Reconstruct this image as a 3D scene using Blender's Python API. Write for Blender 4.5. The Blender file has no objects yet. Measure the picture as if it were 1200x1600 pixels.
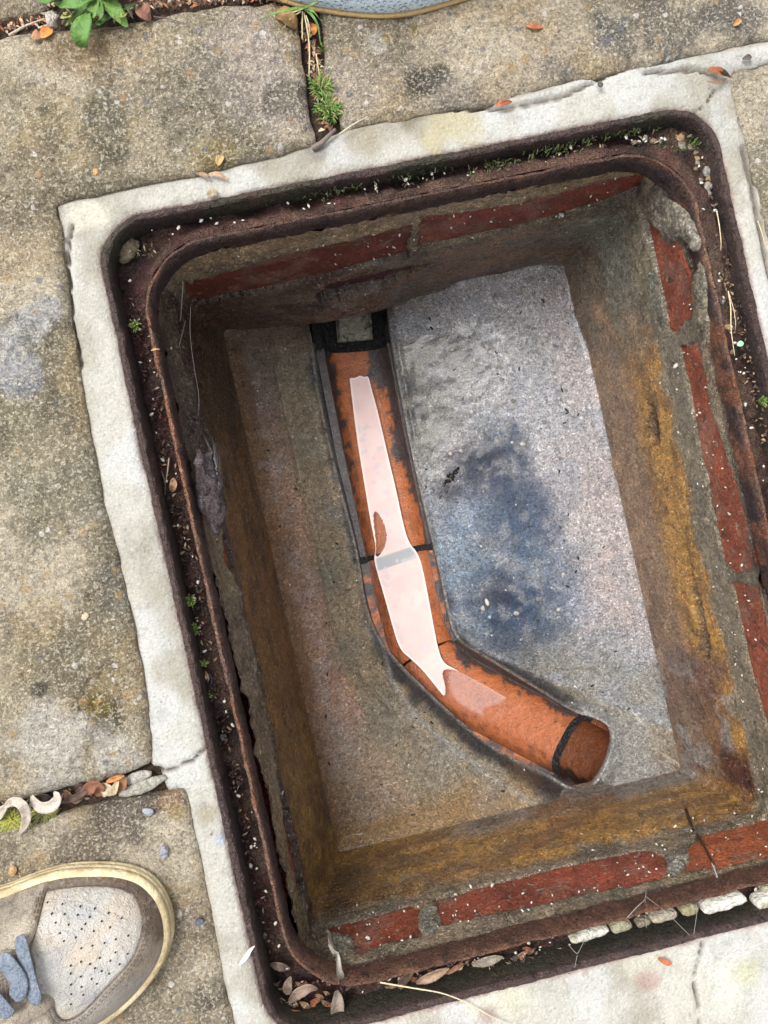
import bpy, math, random
import numpy as np
from mathutils import Matrix, Vector
random.seed(4); RS = np.random.RandomState(7)
SC = bpy.context.scene
COL = SC.collection
# ------------------------------------------------------------------ camera, sky, sun, exposure
CAM = np.array([-0.11076308, 0.05987385, 0.61634587])
RC = np.array([[0.97516522, 0.2157816, -0.04991085],
               [-0.21614476, 0.97635942, -0.00193254],
               [0.04831392, 0.01267252, 0.99875181]])
cd = bpy.data.cameras.new('camera'); co = bpy.data.objects.new('camera', cd); COL.objects.link(co)
m4 = Matrix([list(RC[0]) + [CAM[0]], list(RC[1]) + [CAM[1]], list(RC[2]) + [CAM[2]], [0, 0, 0, 1]])
co.matrix_world = m4
cd.sensor_fit = 'VERTICAL'; cd.sensor_height = 36; cd.lens = 27.0; cd.clip_start = .01; cd.clip_end = 200
SC.camera = co
SUN_EL, SUN_AZ = 62.0, 136.0     # azimuth of the sun measured counter-clockwise from +x
W = bpy.data.worlds.new('World'); SC.world = W; W.use_nodes = True
wn, wl = W.node_tree.nodes, W.node_tree.links
wn.clear()
sky = wn.new('ShaderNodeTexSky'); sky.sky_type = 'NISHITA'; sky.sun_disc = False
sky.sun_elevation = math.radians(SUN_EL); sky.sun_rotation = math.radians(90 - SUN_AZ)
sky.air_density = 1.0; sky.dust_density = 3.0
hs = wn.new('ShaderNodeHueSaturation'); hs.inputs['Saturation'].default_value = .07
tc = wn.new('ShaderNodeTexCoord'); nz = wn.new('ShaderNodeTexNoise'); nz.inputs['Scale'].default_value = 2.2
nz.inputs['Detail'].default_value = 5
mr = wn.new('ShaderNodeMapRange'); mr.inputs['From Min'].default_value = .35; mr.inputs['From Max'].default_value = .7
mr.inputs['To Min'].default_value = .9; mr.inputs['To Max'].default_value = 1.5
mu = wn.new('ShaderNodeVectorMath'); mu.operation = 'SCALE'
bg = wn.new('ShaderNodeBackground'); bg.inputs['Strength'].default_value = .15
wo = wn.new('ShaderNodeOutputWorld')
wl.new(tc.outputs['Generated'], nz.inputs['Vector']); wl.new(nz.outputs['Fac'], mr.inputs['Value'])
wl.new(sky.outputs['Color'], hs.inputs['Color']); wl.new(hs.outputs['Color'], mu.inputs[0])
wl.new(mr.outputs['Result'], mu.inputs['Scale']); wl.new(mu.outputs['Vector'], bg.inputs['Color'])
wl.new(bg.outputs['Background'], wo.inputs['Surface'])
sd_ = bpy.data.lights.new('sun', 'SUN'); sd_.energy = 1.5; sd_.angle = math.radians(28); sd_.color = (1, .96, .90)
so = bpy.data.objects.new('sun', sd_); COL.objects.link(so)
_d = Vector((math.cos(math.radians(SUN_EL)) * math.cos(math.radians(SUN_AZ)),
             math.cos(math.radians(SUN_EL)) * math.sin(math.radians(SUN_AZ)), math.sin(math.radians(SUN_EL))))
so.rotation_euler = _d.to_track_quat('Z', 'Y').to_euler(); so.location = (0, 0, 3)
vs = SC.view_settings; vs.view_transform = 'Standard'; vs.look = 'None'; vs.gamma = 1; vs.use_curve_mapping = False
vs.exposure = 0.95
SC.render.resolution_x = 768; SC.render.resolution_y = 1024
SC.render.engine = 'CYCLES'

# ------------------------------------------------------------------ measuring: a photo point carried onto a real plane
def ray(u, v): return RC @ np.array([(u - 600) / 1200., -(v - 800) / 1200., -1.])
def U(u, v, z=0.0):
    d = ray(u, v); return CAM + d * ((z - CAM[2]) / d[2])
def UP(u, v, ax, val):
    d = ray(u, v); return CAM + d * ((val - CAM[ax]) / d[ax])
def U2(ps, z): return np.array([U(a, b, z)[:2] for a, b in ps])

# ------------------------------------------------------------------ noise
def _h(i, j, k):
    n = (i.astype(np.int64) * 374761393 + j.astype(np.int64) * 668265263 + k.astype(np.int64) * 2147483647) & 0xffffffff
    n = ((n ^ (n >> 13)) * 1274126177) & 0xffffffff
    n = ((n ^ (n >> 16)) * 2246822519) & 0xffffffff
    return ((n ^ (n >> 15)) & 0xffff) / 65535.0
def vn(x, y, z=0.0):
    x = np.asarray(x, float); y = np.asarray(y, float); z = np.zeros_like(x) + z
    i, j, k = np.floor(x), np.floor(y), np.floor(z)
    f, g, h = x - i, y - j, z - k
    f, g, h = f * f * (3 - 2 * f), g * g * (3 - 2 * g), h * h * (3 - 2 * h)
    r = 0
    for a in (0, 1):
        for b in (0, 1):
            for c in (0, 1):
                r = r + _h(i + a, j + b, k + c) * (f if a else 1 - f) * (g if b else 1 - g) * (h if c else 1 - h)
    return r
def fb(x, y, z=0.0, s=1.0, o=4):
    x = np.asarray(x) * s; y = np.asarray(y) * s; z = np.asarray(z) * s
    r = 0; a = 1.; t = 0
    for q in range(o):
        r = r + a * vn(x + 17.3 * q, y + 5.1 * q, z + 9.7 * q); t += a; a *= .52; x = x * 2.03; y = y * 2.03; z = z * 2.03
    return r / t
def ss(a, b, x):
    t = np.clip((x - a) / (b - a), 0, 1); return t * t * (3 - 2 * t)
def mixc(c, d, f):
    f = np.asarray(f)[..., None]; return c * (1 - f) + np.array(d) * f

# ------------------------------------------------------------------ distance to a closed polygon (positive inside) / to a polyline
def sdpoly(P):
    P = np.array(P, float)
    def f(x, y):
        sh = x.shape; x = x.ravel(); y = y.ravel()
        d = np.full(x.shape, 1e9); ins = np.zeros(x.shape, bool)
        for k in range(len(P)):
            a, b = P[k - 1], P[k]; e = b - a; L = max(e @ e, 1e-12)
            t = np.clip(((x - a[0]) * e[0] + (y - a[1]) * e[1]) / L, 0, 1)
            d = np.minimum(d, (x - a[0] - t * e[0]) ** 2 + (y - a[1] - t * e[1]) ** 2)
            if a[1] != b[1]:
                c = ((a[1] > y) != (b[1] > y)) & (x < (b[0] - a[0]) * (y - a[1]) / (b[1] - a[1]) + a[0]); ins ^= c
        return (np.where(ins, 1, -1) * np.sqrt(d)).reshape(sh)
    return f
def dline(P, x, y):
    P = np.array(P, float); d = np.full(np.shape(x), 1e9)
    for k in range(1, len(P)):
        a, b = P[k - 1], P[k]; e = b - a; L = max(e @ e, 1e-12)
        t = np.clip(((x - a[0]) * e[0] + (y - a[1]) * e[1]) / L, 0, 1)
        d = np.minimum(d, np.hypot(x - a[0] - t * e[0], y - a[1] - t * e[1]))
    return d
def smooth_poly(P, it=2):
    P = np.array(P, float)
    for _ in range(it):
        Q = np.roll(P, -1, 0); P = np.stack([P * .75 + Q * .25, P * .25 + Q * .75], 1).reshape(-1, 2)
    return P
def sdrr(hx, hy, r):
    def f(x, y):
        qx = np.abs(x) - hx + r; qy = np.abs(y) - hy + r
        return -(np.hypot(np.maximum(qx, 0), np.maximum(qy, 0)) + np.minimum(np.maximum(qx, qy), 0) - r)
    return f

# ------------------------------------------------------------------ objects
def tag(o, label=None, cat=None, group=None, kind=None):
    if label: o['label'] = label
    if cat: o['category'] = cat
    if group: o['group'] = group
    if kind: o['kind'] = kind
    return o
def empty(name, loc, label=None, cat=None, group=None, kind=None):
    o = bpy.data.objects.new(name, None); o.empty_display_size = .02; o.location = loc; COL.objects.link(o)
    return tag(o, label, cat, group, kind)
def wloc(o):
    p = np.zeros(3)
    while o: p = p + np.array(o.location); o = o.parent
    return p
def sharp(o, deg=38):
    o.data.set_sharp_from_angle(angle=math.radians(deg)); return o
def mk(name, V, F, m, parent=None, col=None, smooth=True, origin=None):
    V = np.array(V, float)
    if origin is None: origin = wloc(parent) if parent else np.zeros(3)
    if origin is 'c' or (isinstance(origin, str)): origin = np.array([V[:, 0].mean(), V[:, 1].mean(), V[:, 2].min()])
    me = bpy.data.meshes.new(name)
    Vl = V - origin
    if isinstance(F, np.ndarray) and F.ndim == 2:
        k = F.shape[1]; me.vertices.add(len(V)); me.vertices.foreach_set('co', Vl.ravel())
        me.loops.add(F.size); me.loops.foreach_set('vertex_index', F.astype(np.int32).ravel())
        me.polygons.add(len(F)); me.polygons.foreach_set('loop_start', np.arange(0, F.size, k, dtype=np.int32))
        me.update(calc_edges=True); me.validate()
    else:
        me.from_pydata(Vl.tolist(), [], [list(map(int, f)) for f in F]); me.update()
    me.polygons.foreach_set('use_smooth', [smooth] * len(me.polygons))
    if col is not None:
        a = me.color_attributes.new('col', 'FLOAT_COLOR', 'POINT')
        c = np.ones((len(V), 4)); c[:, :col.shape[1]] = col; a.data.foreach_set('color', c.ravel())
    me.materials.append(m)
    o = bpy.data.objects.new(name, me); COL.objects.link(o)
    o.location = origin - (wloc(parent) if parent else 0)
    if parent: o.parent = parent
    return o

def relief(name, sdf, box, res, top, depth, m, parent=None, colf=None, mapf=None, origin=None, skirt=True, skcol=None):
    """sheet over the area where sdf > 0, its border snapped to sdf = 0 and turned down by depth"""
    x0, x1, y0, y1 = box
    nx = int((x1 - x0) / res) + 1; ny = int((y1 - y0) / res) + 1
    X, Y = np.meshgrid(x0 + np.arange(nx) * res, y0 + np.arange(ny) * res, indexing='ij')
    cx = (X[:-1, :-1] + res / 2); cy = (Y[:-1, :-1] + res / 2)
    keep = sdf(cx, cy) > 0
    cnt = np.zeros((nx, ny), int)
    for a in (0, 1):
        for b in (0, 1): cnt[a:nx - 1 + a, b:ny - 1 + b] += keep
    bd = (cnt > 0) & (cnt < 4)
    bx, by = X[bd], Y[bd]; ox, oy = bx.copy(), by.copy()
    for _ in range(3):
        s = sdf(bx, by); e = 1e-4
        gx = (sdf(bx + e, by) - s) / e; gy = (sdf(bx, by + e) - s) / e; g = gx * gx + gy * gy + 1e-6
        bx = bx - .8 * s * gx / g; by = by - .8 * s * gy / g
        bx = np.clip(bx, ox - res, ox + res); by = np.clip(by, oy - res, oy + res)
    X[bd] = bx; Y[bd] = by
    idx = -np.ones((nx, ny), int); used = cnt > 0; idx[used] = np.arange(used.sum())
    x, y = X[used], Y[used]; sv = sdf(x, y)
    h = top(x, y, sv)
    V = np.stack([x, y, h], 1)
    A, B, C_, D = idx[:-1, :-1][keep], idx[1:, :-1][keep], idx[1:, 1:][keep], idx[:-1, 1:][keep]
    F = np.stack([A, B, C_, D], 1)
    col = colf(x, y, sv) if colf else None
    if skirt:
        E = np.concatenate([F[:, [0, 1]], F[:, [1, 2]], F[:, [2, 3]], F[:, [3, 0]]])
        key = np.sort(E, 1); k1 = key[:, 0] * (len(V) + 1) + key[:, 1]
        u, inv, c = np.unique(k1, return_inverse=True, return_counts=True)
        be = E[c[inv] == 1]; vb = np.unique(be)
        mp = {int(v): len(V) + i for i, v in enumerate(vb)}
        low = V[vb].copy(); low[:, 2] = (low[:, 2] - depth) if np.isscalar(depth) else depth(low[:, 0], low[:, 1])
        nb = np.array([[b, a, mp[int(a)], mp[int(b)]] for a, b in be])
        V = np.concatenate([V, low]); F = np.concatenate([F, nb])
        if col is not None:
            lc = col[vb] if skcol is None else np.tile(np.array(skcol), (len(vb), 1)); col = np.concatenate([col, lc])
    if mapf: V = mapf(V)
    return mk(name, V, F, m, parent, col, origin=origin)

def rring(hx, hy, r, n=12, per=.004, P0=None):
    """points round a rounded rectangle, the same count whatever the size; side id and normals"""
    nsx, nsy = P0
    pts = []; nor = []; side = []
    cs = [(hx - r, hy - r, 0), (-hx + r, hy - r, 90), (-hx + r, -hy + r, 180), (hx - r, -hy + r, 270)]
    for q, (cx, cy, a0) in enumerate(cs):
        for t in range(n):
            a = math.radians(a0 + 90 * t / (n - 1)); pts.append((cx + r * math.cos(a), cy + r * math.sin(a)))
            nor.append((-math.cos(a), -math.sin(a))); side.append(q + .5)
        ns = nsx if q % 2 == 0 else nsy
        nxt = cs[(q + 1) % 4]
        a = math.radians(a0 + 90); p = (cx + r * math.cos(a), cy + r * math.sin(a)); b = (nxt[0] + r * math.cos(a), nxt[1] + r * math.sin(a))
        for t in range(1, ns):
            f = t / ns; pts.append((p[0] * (1 - f) + b[0] * f, p[1] * (1 - f) + b[1] * f)); nor.append((-math.cos(a), -math.sin(a))); side.append(q + 1)
    return np.array(pts), np.array(nor), np.array(side)
def loft(rings):
    n = len(rings[0]); k = len(rings)
    V = np.concatenate(rings); j = np.arange(n); jn = (j + 1) % n
    F = np.concatenate([np.stack([i * n + j, i * n + jn, (i + 1) * n + jn, (i + 1) * n + j], 1) for i in range(k - 1)])
    return V, F
def tube(pts, rad, n=6, flat=1.0, up=(0, 0, 1)):
    pts = np.array(pts, float); k = len(pts); V = []; F = []
    rad = np.zeros(k) + rad
    for i in range(k):
        t = pts[min(i + 1, k - 1)] - pts[max(i - 1, 0)]; t = t / (np.linalg.norm(t) + 1e-9)
        a = np.cross(t, up)
        if np.linalg.norm(a) < 1e-3: a = np.cross(t, (1, 0, 0))
        a /= np.linalg.norm(a); b = np.cross(a, t)
        for q in range(n):
            w = 2 * math.pi * q / n; V.append(pts[i] + rad[i] * (a * math.cos(w) + b * flat * math.sin(w)))
    for i in range(k - 1):
        for q in range(n): F.append((i * n + q, i * n + (q + 1) % n, (i + 1) * n + (q + 1) % n, (i + 1) * n + q))
    F.append(tuple(range(n))[::-1]); F.append(tuple((k - 1) * n + q for q in range(n)))
    return V, F
class MB:
    def __init__(s): s.V = []; s.F = []; s.C = []
    def add(s, V, F, c=None):
        o = len(s.V); s.V += [list(v) for v in V]; s.F += [tuple(i + o for i in f) for f in F]
        if c is not None: s.C += [list(c)] * len(V)
    def build(s, name, m, parent=None, smooth=True, origin=None):
        return mk(name, s.V, s.F, m, parent, np.array(s.C) if s.C else None, smooth, origin)
def rock(c, r, seed=0, squash=(1, 1, .7), amp=.35, rot=0., n=7):
    V = []; F = []; m_ = n + 2
    for i in range(n + 1):
        th = math.pi * i / n
        for j in range(m_):
            ph = 2 * math.pi * j / m_; d = np.array([math.sin(th) * math.cos(ph), math.sin(th) * math.sin(ph), math.cos(th)])
            k = 1 + amp * (float(vn(np.array(d[0] * 1.7 + seed * 3.3), np.array(d[1] * 1.7 + seed), np.array(d[2] * 1.7))) - .5) * 2
            p = d * r * k * np.array(squash)
            p = np.array([p[0] * math.cos(rot) - p[1] * math.sin(rot), p[0] * math.sin(rot) + p[1] * math.cos(rot), p[2]])
            V.append(np.array(c) + p)
    for i in range(n):
        for j in range(m_): F.append((i * m_ + j, (i + 1) * m_ + j, (i + 1) * m_ + (j + 1) % m_, i * m_ + (j + 1) % m_))
    return V, F

# ------------------------------------------------------------------ materials
def mat(name, base=None, layers=(), rough=.8, bump=(), spec=.3, rlayers=(), coat=0., sss=0., vary=0.):
    m = bpy.data.materials.new(name); m.use_nodes = True; n, l = m.node_tree.nodes, m.node_tree.links
    b = n['Principled BSDF']; tcn = n.new('ShaderNodeTexCoord'); vec = tcn.outputs['Object']
    if base is None:
        at = n.new('ShaderNodeAttribute'); at.attribute_name = 'col'; cur = at.outputs['Color']
    else:
        rg = n.new('ShaderNodeRGB'); rg.outputs[0].default_value = (*base, 1); cur = rg.outputs[0]
    def fac(kind, scale, lo, hi, seed=0, detail=4, dist=0., stretch=None):
        mp = n.new('ShaderNodeMapping'); l.new(vec, mp.inputs['Vector']); mp.inputs['Location'].default_value = (seed * 1.37, seed * .71, seed * .33)
        if stretch: mp.inputs['Scale'].default_value = stretch
        if kind == 'noise':
            t = n.new('ShaderNodeTexNoise'); t.inputs['Scale'].default_value = scale; t.inputs['Detail'].default_value = detail
            t.inputs['Roughness'].default_value = .62; t.inputs['Distortion'].default_value = dist; o = t.outputs['Fac']
        elif kind == 'spot':     # small separate grains
            t = n.new('ShaderNodeTexVoronoi'); t.inputs['Scale'].default_value = scale; o = t.outputs['Distance']
        elif kind == 'cell':     # flat pieces of one value each
            t = n.new('ShaderNodeTexVoronoi'); t.inputs['Scale'].default_value = scale
            sp = n.new('ShaderNodeSeparateColor'); l.new(t.outputs['Color'], sp.inputs[0]); o = sp.outputs[0]
        l.new(mp.outputs[0], t.inputs['Vector'])
        r = n.new('ShaderNodeMapRange'); r.interpolation_type = 'SMOOTHSTEP'; r.clamp = True
        r.inputs['From Min'].default_value = min(lo, hi); r.inputs['From Max'].default_value = max(lo, hi)
        if lo > hi: r.inputs['To Min'].default_value = 1; r.inputs['To Max'].default_value = 0
        l.new(o, r.inputs['Value']); return r.outputs['Result']
    for i, L in enumerate(layers):
        kind, scale, lo, hi, colr, amt = L[:6]; kw = L[6] if len(L) > 6 else {}
        kw = dict(kw); by = kw.pop('by', None)
        f = fac(kind, scale, lo, hi, seed=i + 1, **kw)
        if by:
            f2 = fac(*by, seed=i + 20); mm = n.new('ShaderNodeMath'); mm.operation = 'MULTIPLY'; l.new(f, mm.inputs[0]); l.new(f2, mm.inputs[1]); f = mm.outputs[0]
        mx = n.new('ShaderNodeMix'); mx.data_type = 'RGBA'
        mode = 'MIX'
        if isinstance(colr, str): mode, colr = 'MULTIPLY', tuple([float(colr)] * 3)
        mx.blend_type = mode
        ma = n.new('ShaderNodeMath'); ma.operation = 'MULTIPLY'; ma.inputs[1].default_value = amt; l.new(f, ma.inputs[0])
        l.new(ma.outputs[0], mx.inputs['Factor']); l.new(cur, mx.inputs['A']); mx.inputs['B'].default_value = (*colr, 1); cur = mx.outputs['Result']
    l.new(cur, b.inputs['Base Color'])
    b.inputs['Roughness'].default_value = rough; b.inputs['Specular IOR Level'].default_value = spec
    if rlayers:
        kind, scale, lo, hi, r0, r1 = rlayers
        f = fac(kind, scale, lo, hi, seed=31); r = n.new('ShaderNodeMapRange'); r.inputs['To Min'].default_value = r0; r.inputs['To Max'].default_value = r1
        l.new(f, r.inputs['Value']); l.new(r.outputs[0], b.inputs['Roughness'])
    if coat: b.inputs['Coat Weight'].default_value = coat; b.inputs['Coat Roughness'].default_value = .12
    prev = None
    for i, (kind, scale, lo, hi, dist) in enumerate(bump):
        f = fac(kind, scale, lo, hi, seed=i + 41); bn = n.new('ShaderNodeBump'); bn.inputs['Strength'].default_value = 1.0
        bn.inputs['Distance'].default_value = dist; l.new(f, bn.inputs['Height'])
        if prev: l.new(prev, bn.inputs['Normal'])
        prev = bn.outputs[0]
    if prev: l.new(prev, b.inputs['Normal'])
    return m
GR = ('noise', 6)
M = {}
M['slab'] = mat('weathered_paving', None, [
    ('noise', 26, .50, .64, '.72', .5), ('noise', 130, .50, .62, '.6', .5), ('noise', 150, .51, .62, '1.45', .55), ('noise', 260, .53, .62, '.5', .6),
    ('noise', 300, .54, .62, (.64, .56, .42), .5), ('noise', 430, .55, .62, (.68, .62, .52), .55), ('noise', 470, .55, .64, '.4', .6), ('spot', 75, .34, .20, (.44, .29, .14), .6, {'by': ('cell', 75, .82, .86)}),
    ('spot', 100, .30, .2, (.64, .62, .58), .8, {'by': ('cell', 100, .90, .92)}), ('spot', 100, .32, .22, (.13, .14, .17), .6, {'by': ('cell', 100, .88, .90)}),
    ('noise', 900, .5, .66, '.7', .5)], rough=.9, spec=.25,
    bump=[('noise', 90, .3, .7, .0030), ('noise', 300, .35, .65, .002), ('noise', 800, .35, .65, .0006)])
M['cement'] = mat('pale_cement', None, [
    ('noise', 18, .52, .66, '.8', .45), ('noise', 60, .53, .66, '.75', .5), ('noise', 300, .53, .64, '.7', .5), ('noise', 420, .56, .64, '1.35', .6), ('noise', 700, .5, .7, '.7', .5),
    ('spot', 160, .16, .10, (.2, .17, .15), .7, {'by': ('cell', 160, .90, .92)}), ('spot', 60, .10, .07, (.12, .06, .04), .6, {'by': ('cell', 60, .9, .92)})],
    rough=.88, spec=.3, bump=[('noise', 50, .3, .7, .0008), ('noise', 420, .3, .7, .0005)])
M['rust'] = mat('rusty_frame', None, [
    ('noise', 60, .50, .62, '.6', .5), ('noise', 170, .56, .64, '2.2', .5), ('noise', 110, .54, .64, '.4', .7), ('noise', 400, .55, .64, '.4', .6), ('noise', 300, .58, .66, (.16, .06, .03), .5),
    ('spot', 240, .2, .12, (.34, .3, .27), .6, {'by': ('cell', 240, .94, .95)})], rough=.6, spec=.45,
    bump=[('noise', 70, .35, .65, .007), ('noise', 220, .38, .62, .005), ('noise', 700, .3, .7, .0012)])
M['dirt'] = mat('groove_dirt', None, [
    ('noise', 90, .5, .64, (.05, .026, .018), .7), ('noise', 320, .54, .66, (.14, .085, .05), .55), ('noise', 500, .56, .66, (.012, .009, .008), .8),
    ('spot', 330, .2, .13, (.40, .34, .27), .6, {'by': ('cell', 330, .93, .94)}), ('noise', 40, .58, .68, (.10, .022, .018), .5)], rough=.7, spec=.4,
    bump=[('noise', 150, .3, .7, .006), ('noise', 500, .3, .7, .003)])
M['render'] = mat('wet_wall_render', None, [
    ('noise', 45, .48, .64, '.55', .6), ('noise', 36, .5, .62, '1.4', .55), ('noise', 150, .52, .60, '.5', .6), ('noise', 220, .53, .61, '.42', .65), ('noise', 300, .54, .61, '2.0', .6),
    ('noise', 520, .52, .62, '.45', .65), ('noise', 420, .59, .63, (.66, .60, .50), .55), ('spot', 230, .19, .12, (.62, .55, .44), .85, {'by': ('cell', 230, .93, .94)})],
    rough=.5, spec=.5, rlayers=('noise', 70, .4, .6, .22, .5), coat=.25,
    bump=[('noise', 60, .3, .7, .006), ('noise', 210, .35, .65, .0045), ('noise', 560, .35, .65, .0020)])
M['bench'] = mat('wet_benching', None, [
    ('noise', 60, .5, .62, '.72', .55), ('noise', 120, .54, .62, '.6', .5), ('noise', 190, .52, .60, '.52', .6), ('noise', 220, .54, .61, '1.6', .55), ('noise', 400, .53, .61, '.4', .65), ('noise', 380, .58, .63, '2.2', .6),
    ('spot', 200, .15, .10, (.75, .70, .55), .85, {'by': ('cell', 200, .965, .97)}), ('spot', 150, .19, .12, (.03, .03, .035), .7, {'by': ('cell', 150, .92, .94)})],
    rough=.42, spec=.6, rlayers=('noise', 90, .38, .62, .30, .50), coat=.22,
    bump=[('noise', 70, .3, .7, .0008), ('noise', 200, .35, .65, .0026), ('noise', 520, .35, .65, .0016)])
M['brick'] = mat('red_brick', None, [
    ('noise', 45, .48, .64, '.6', .7), ('noise', 40, .5, .64, '1.5', .5), ('noise', 300, .53, .62, '.5', .7), ('noise', 420, .54, .64, '1.5', .5), ('noise', 90, .58, .7, (.36, .13, .07), .6),
    ('spot', 150, .26, .16, (.04, .018, .014), .85, {'by': ('cell', 150, .84, .87)}), ('noise', 130, .60, .66, (.34, .30, .25), .7), ('noise', 90, .60, .66, (.05, .02, .016), .7)],
    rough=.5, spec=.45, bump=[('noise', 60, .35, .65, .003), ('noise', 260, .38, .62, .0026), ('noise', 600, .3, .7, .0008)])
M['clay'] = mat('terracotta_clay', None, [
    ('noise', 40, .5, .66, '.62', .6), ('noise', 130, .54, .64, '.6', .5), ('noise', 420, .56, .66, '.5', .5),
    ('spot', 190, .24, .16, (.035, .022, .018), .9, {'by': ('cell', 190, .87, .9)}), ('spot', 420, .3, .2, (.05, .03, .02), .8, {'by': ('noise', 30, .55, .65)})],
    rough=.3, spec=.5, rlayers=('noise', 60, .4, .6, .2, .42), bump=[('noise', 120, .3, .7, .0006), ('noise', 600, .3, .7, .0003)])
M['bitumen'] = mat('black_joint', (.012, .012, .014), [('noise', 200, .56, .66, (.09, .085, .08), .5)], rough=.45, spec=.5, bump=[('noise', 180, .3, .7, .003)])
M['soil'] = mat('joint_soil', (.075, .05, .035), [
    ('noise', 130, .5, .62, (.16, .10, .06), .7), ('noise', 300, .55, .66, (.02, .015, .012), .8), ('spot', 160, .3, .2, (.30, .13, .06), .8, {'by': ('cell', 160, .8, .83)})],
    rough=.9, bump=[('noise', 200, .3, .7, .006)])
M['attr'] = mat('dry_litter', None, [('noise', 260, .5, .66, '.6', .5)], rough=.65, spec=.3, bump=[('noise', 300, .3, .7, .0006)])
M['leafgreen'] = mat('green_leaf', None, [('noise', 160, .5, .66, '.7', .5)], rough=.5, spec=.4, bump=[('noise', 200, .3, .7, .0008)])
M['stone'] = mat('small_stone', None, [('noise', 220, .48, .64, '.6', .7), ('noise', 500, .56, .66, (.5, .45, .36), .4)], rough=.8, bump=[('noise', 260, .3, .7, .002)])
M['nest'] = mat('dusty_web', None, [('noise', 300, .5, .62, '.4', .8), ('noise', 400, .55, .64, '2.2', .6)], rough=.9, bump=[('noise', 200, .3, .7, .008), ('noise', 500, .3, .7, .004)])
M['flake'] = mat('white_flake', (.46, .43, .38), [('noise', 700, .5, .7, '.7', .6)], rough=.7)
M['collar'] = mat('grey_collar', (.30, .29, .22), [('noise', 70, .5, .62, (.05, .05, .05), .8), ('noise', 300, .5, .7, '.6', .6)], rough=.5, bump=[('noise', 150, .3, .7, .002)])
M['web'] = mat('cobweb_silk', (.26, .24, .23), [], rough=.6)

# =================================================================== THE SETTING
# frame opening: half sizes and corner radius in metres
OX, OY, OR = .2525, .3295, .036
LX, LY, LR = .2345, .3115, .060
def ground():
    hx, hy, B, z, zb = .272, .350, 14., -.009, -.62
    a = [(-B, -B), (B, -B), (B, B), (-B, B)]; i = [(-hx, -hy), (hx, -hy), (hx, hy), (-hx, hy)]
    V = [(x, y, z) for x, y in a] + [(x, y, z) for x, y in i]
    F = [(0, 1, 5, 4), (1, 2, 6, 5), (2, 3, 7, 6), (3, 0, 4, 7)]
    # the dug pit round the chamber, unseen, added closed to keep sky light out
    V += [(x * 2.2, y * 2.2, zb) for x, y in i]
    F += [(4, 5, 9, 8), (5, 6, 10, 9), (6, 7, 11, 10), (7, 4, 8, 11), (8, 9, 10, 11)]
    return mk('ground', V, F, M['soil'], smooth=False)
GROUND = tag(ground(), kind='structure')

# --- paving slabs (outlines measured on the photograph, carried to the paving plane)
inner = sdrr(OX + .0055, OY + .0055, OR + .005)
SUR_L = [(88, 316), (99, 400), (106, 480), (128, 620), (158, 780), (190, 900), (213, 1010), (226, 1100), (236, 1196)]
slabA = [(-700, 200), (0, 56), (60, 44), (150, 42), (235, 24), (330, 6), (430, 2), (462, 12), (470, 60), (472, 90), (480, 140), (490, 205), (490, 222), (440, 236), (360, 256), (290, 272), (200, 290), (120, 306), (84, 318)] + SUR_L[1:] + [(200, 1212), (150, 1224), (80, 1240), (0, 1256), (-500, 1355)]
slabC = [(286, 1236), (240, 1243), (160, 1260), (80, 1280), (0, 1302), (-500, 1400), (-380, 2100), (480, 2000), (368, 1630), (346, 1520), (322, 1400), (302, 1300)]
slabB = [(502, 30), (505, 90), (514, 140), (532, 190), (548, 198), (600, 186), (700, 170), (775, 156), (860, 130), (975, 107), (1060, 88), (1200, 58), (1700, -60), (1600, -420), (470, -300)]
slabD = [(1146, 113), (1200, 97), (1750, -20), (2000, 860), (1318, 1000), (1262, 660), (1225, 460), (1190, 300), (1178, 245), (1160, 187)]
slabE = [(-700, 130), (0, 24), (55, 14), (90, -20), (250, -50), (420, -80), (440, -330), (-800, -300)]
def slab(px, zt, seed, tint, depth=.05, res=.004, dark=()):
    P = U2(px, zt); f0 = sdpoly(P)
    def f(x, y): return np.minimum(f0(x, y) + .0028 * (fb(x, y, seed, 60, 3) - .5) * 2, -inner(x, y) + .02)
    lo, hi = np.maximum(P.min(0), -.95), np.minimum(P.max(0), .95)
    def top(x, y, s):
        e = np.maximum(.0, .010 - s) / .010
        return zt - .0045 * e ** 2.5 + .0022 * (fb(x, y, seed, 22, 4) - .5) + .0013 * (fb(x, y, seed + 9, 120, 2) - .5) - .003 * ss(.62, .72, fb(x, y, seed, 45, 3))
    def colf(x, y, s):
        c = np.tile(np.array(tint, float) * np.array((1.18, 1.16, 1.09)), (len(x), 1))
        c = mixc(c, (.15, .13, .085), .7 * ss(.48, .68, fb(x, y, seed + 3, 9, 4)))
        c = mixc(c, (.58, .50, .38), .7 * ss(.50, .66, fb(x, y, seed + 5, 13, 4)))
        c = mixc(c, (.36, .26, .13), .5 * ss(.54, .66, fb(x, y, seed + 7, 25, 3)))
        for (u, v, r, cc, a) in dark:
            p = U(u, v, zt); d = np.hypot(x - p[0], y - p[1]) / r + (fb(x, y, seed + 11, 40, 4) - .5) * 1.6
            c = mixc(c, cc, a * ss(1, .45, d))
        return c
    return relief('paving_slab', f, (lo[0], hi[0], lo[1], hi[1]), res, top, depth, M['slab'], GROUND, colf)
YL = (.17, .13, .02); DK = (.055, .048, .035); PALE = (.52, .49, .44); OC = (.34, .23, .12)
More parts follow.
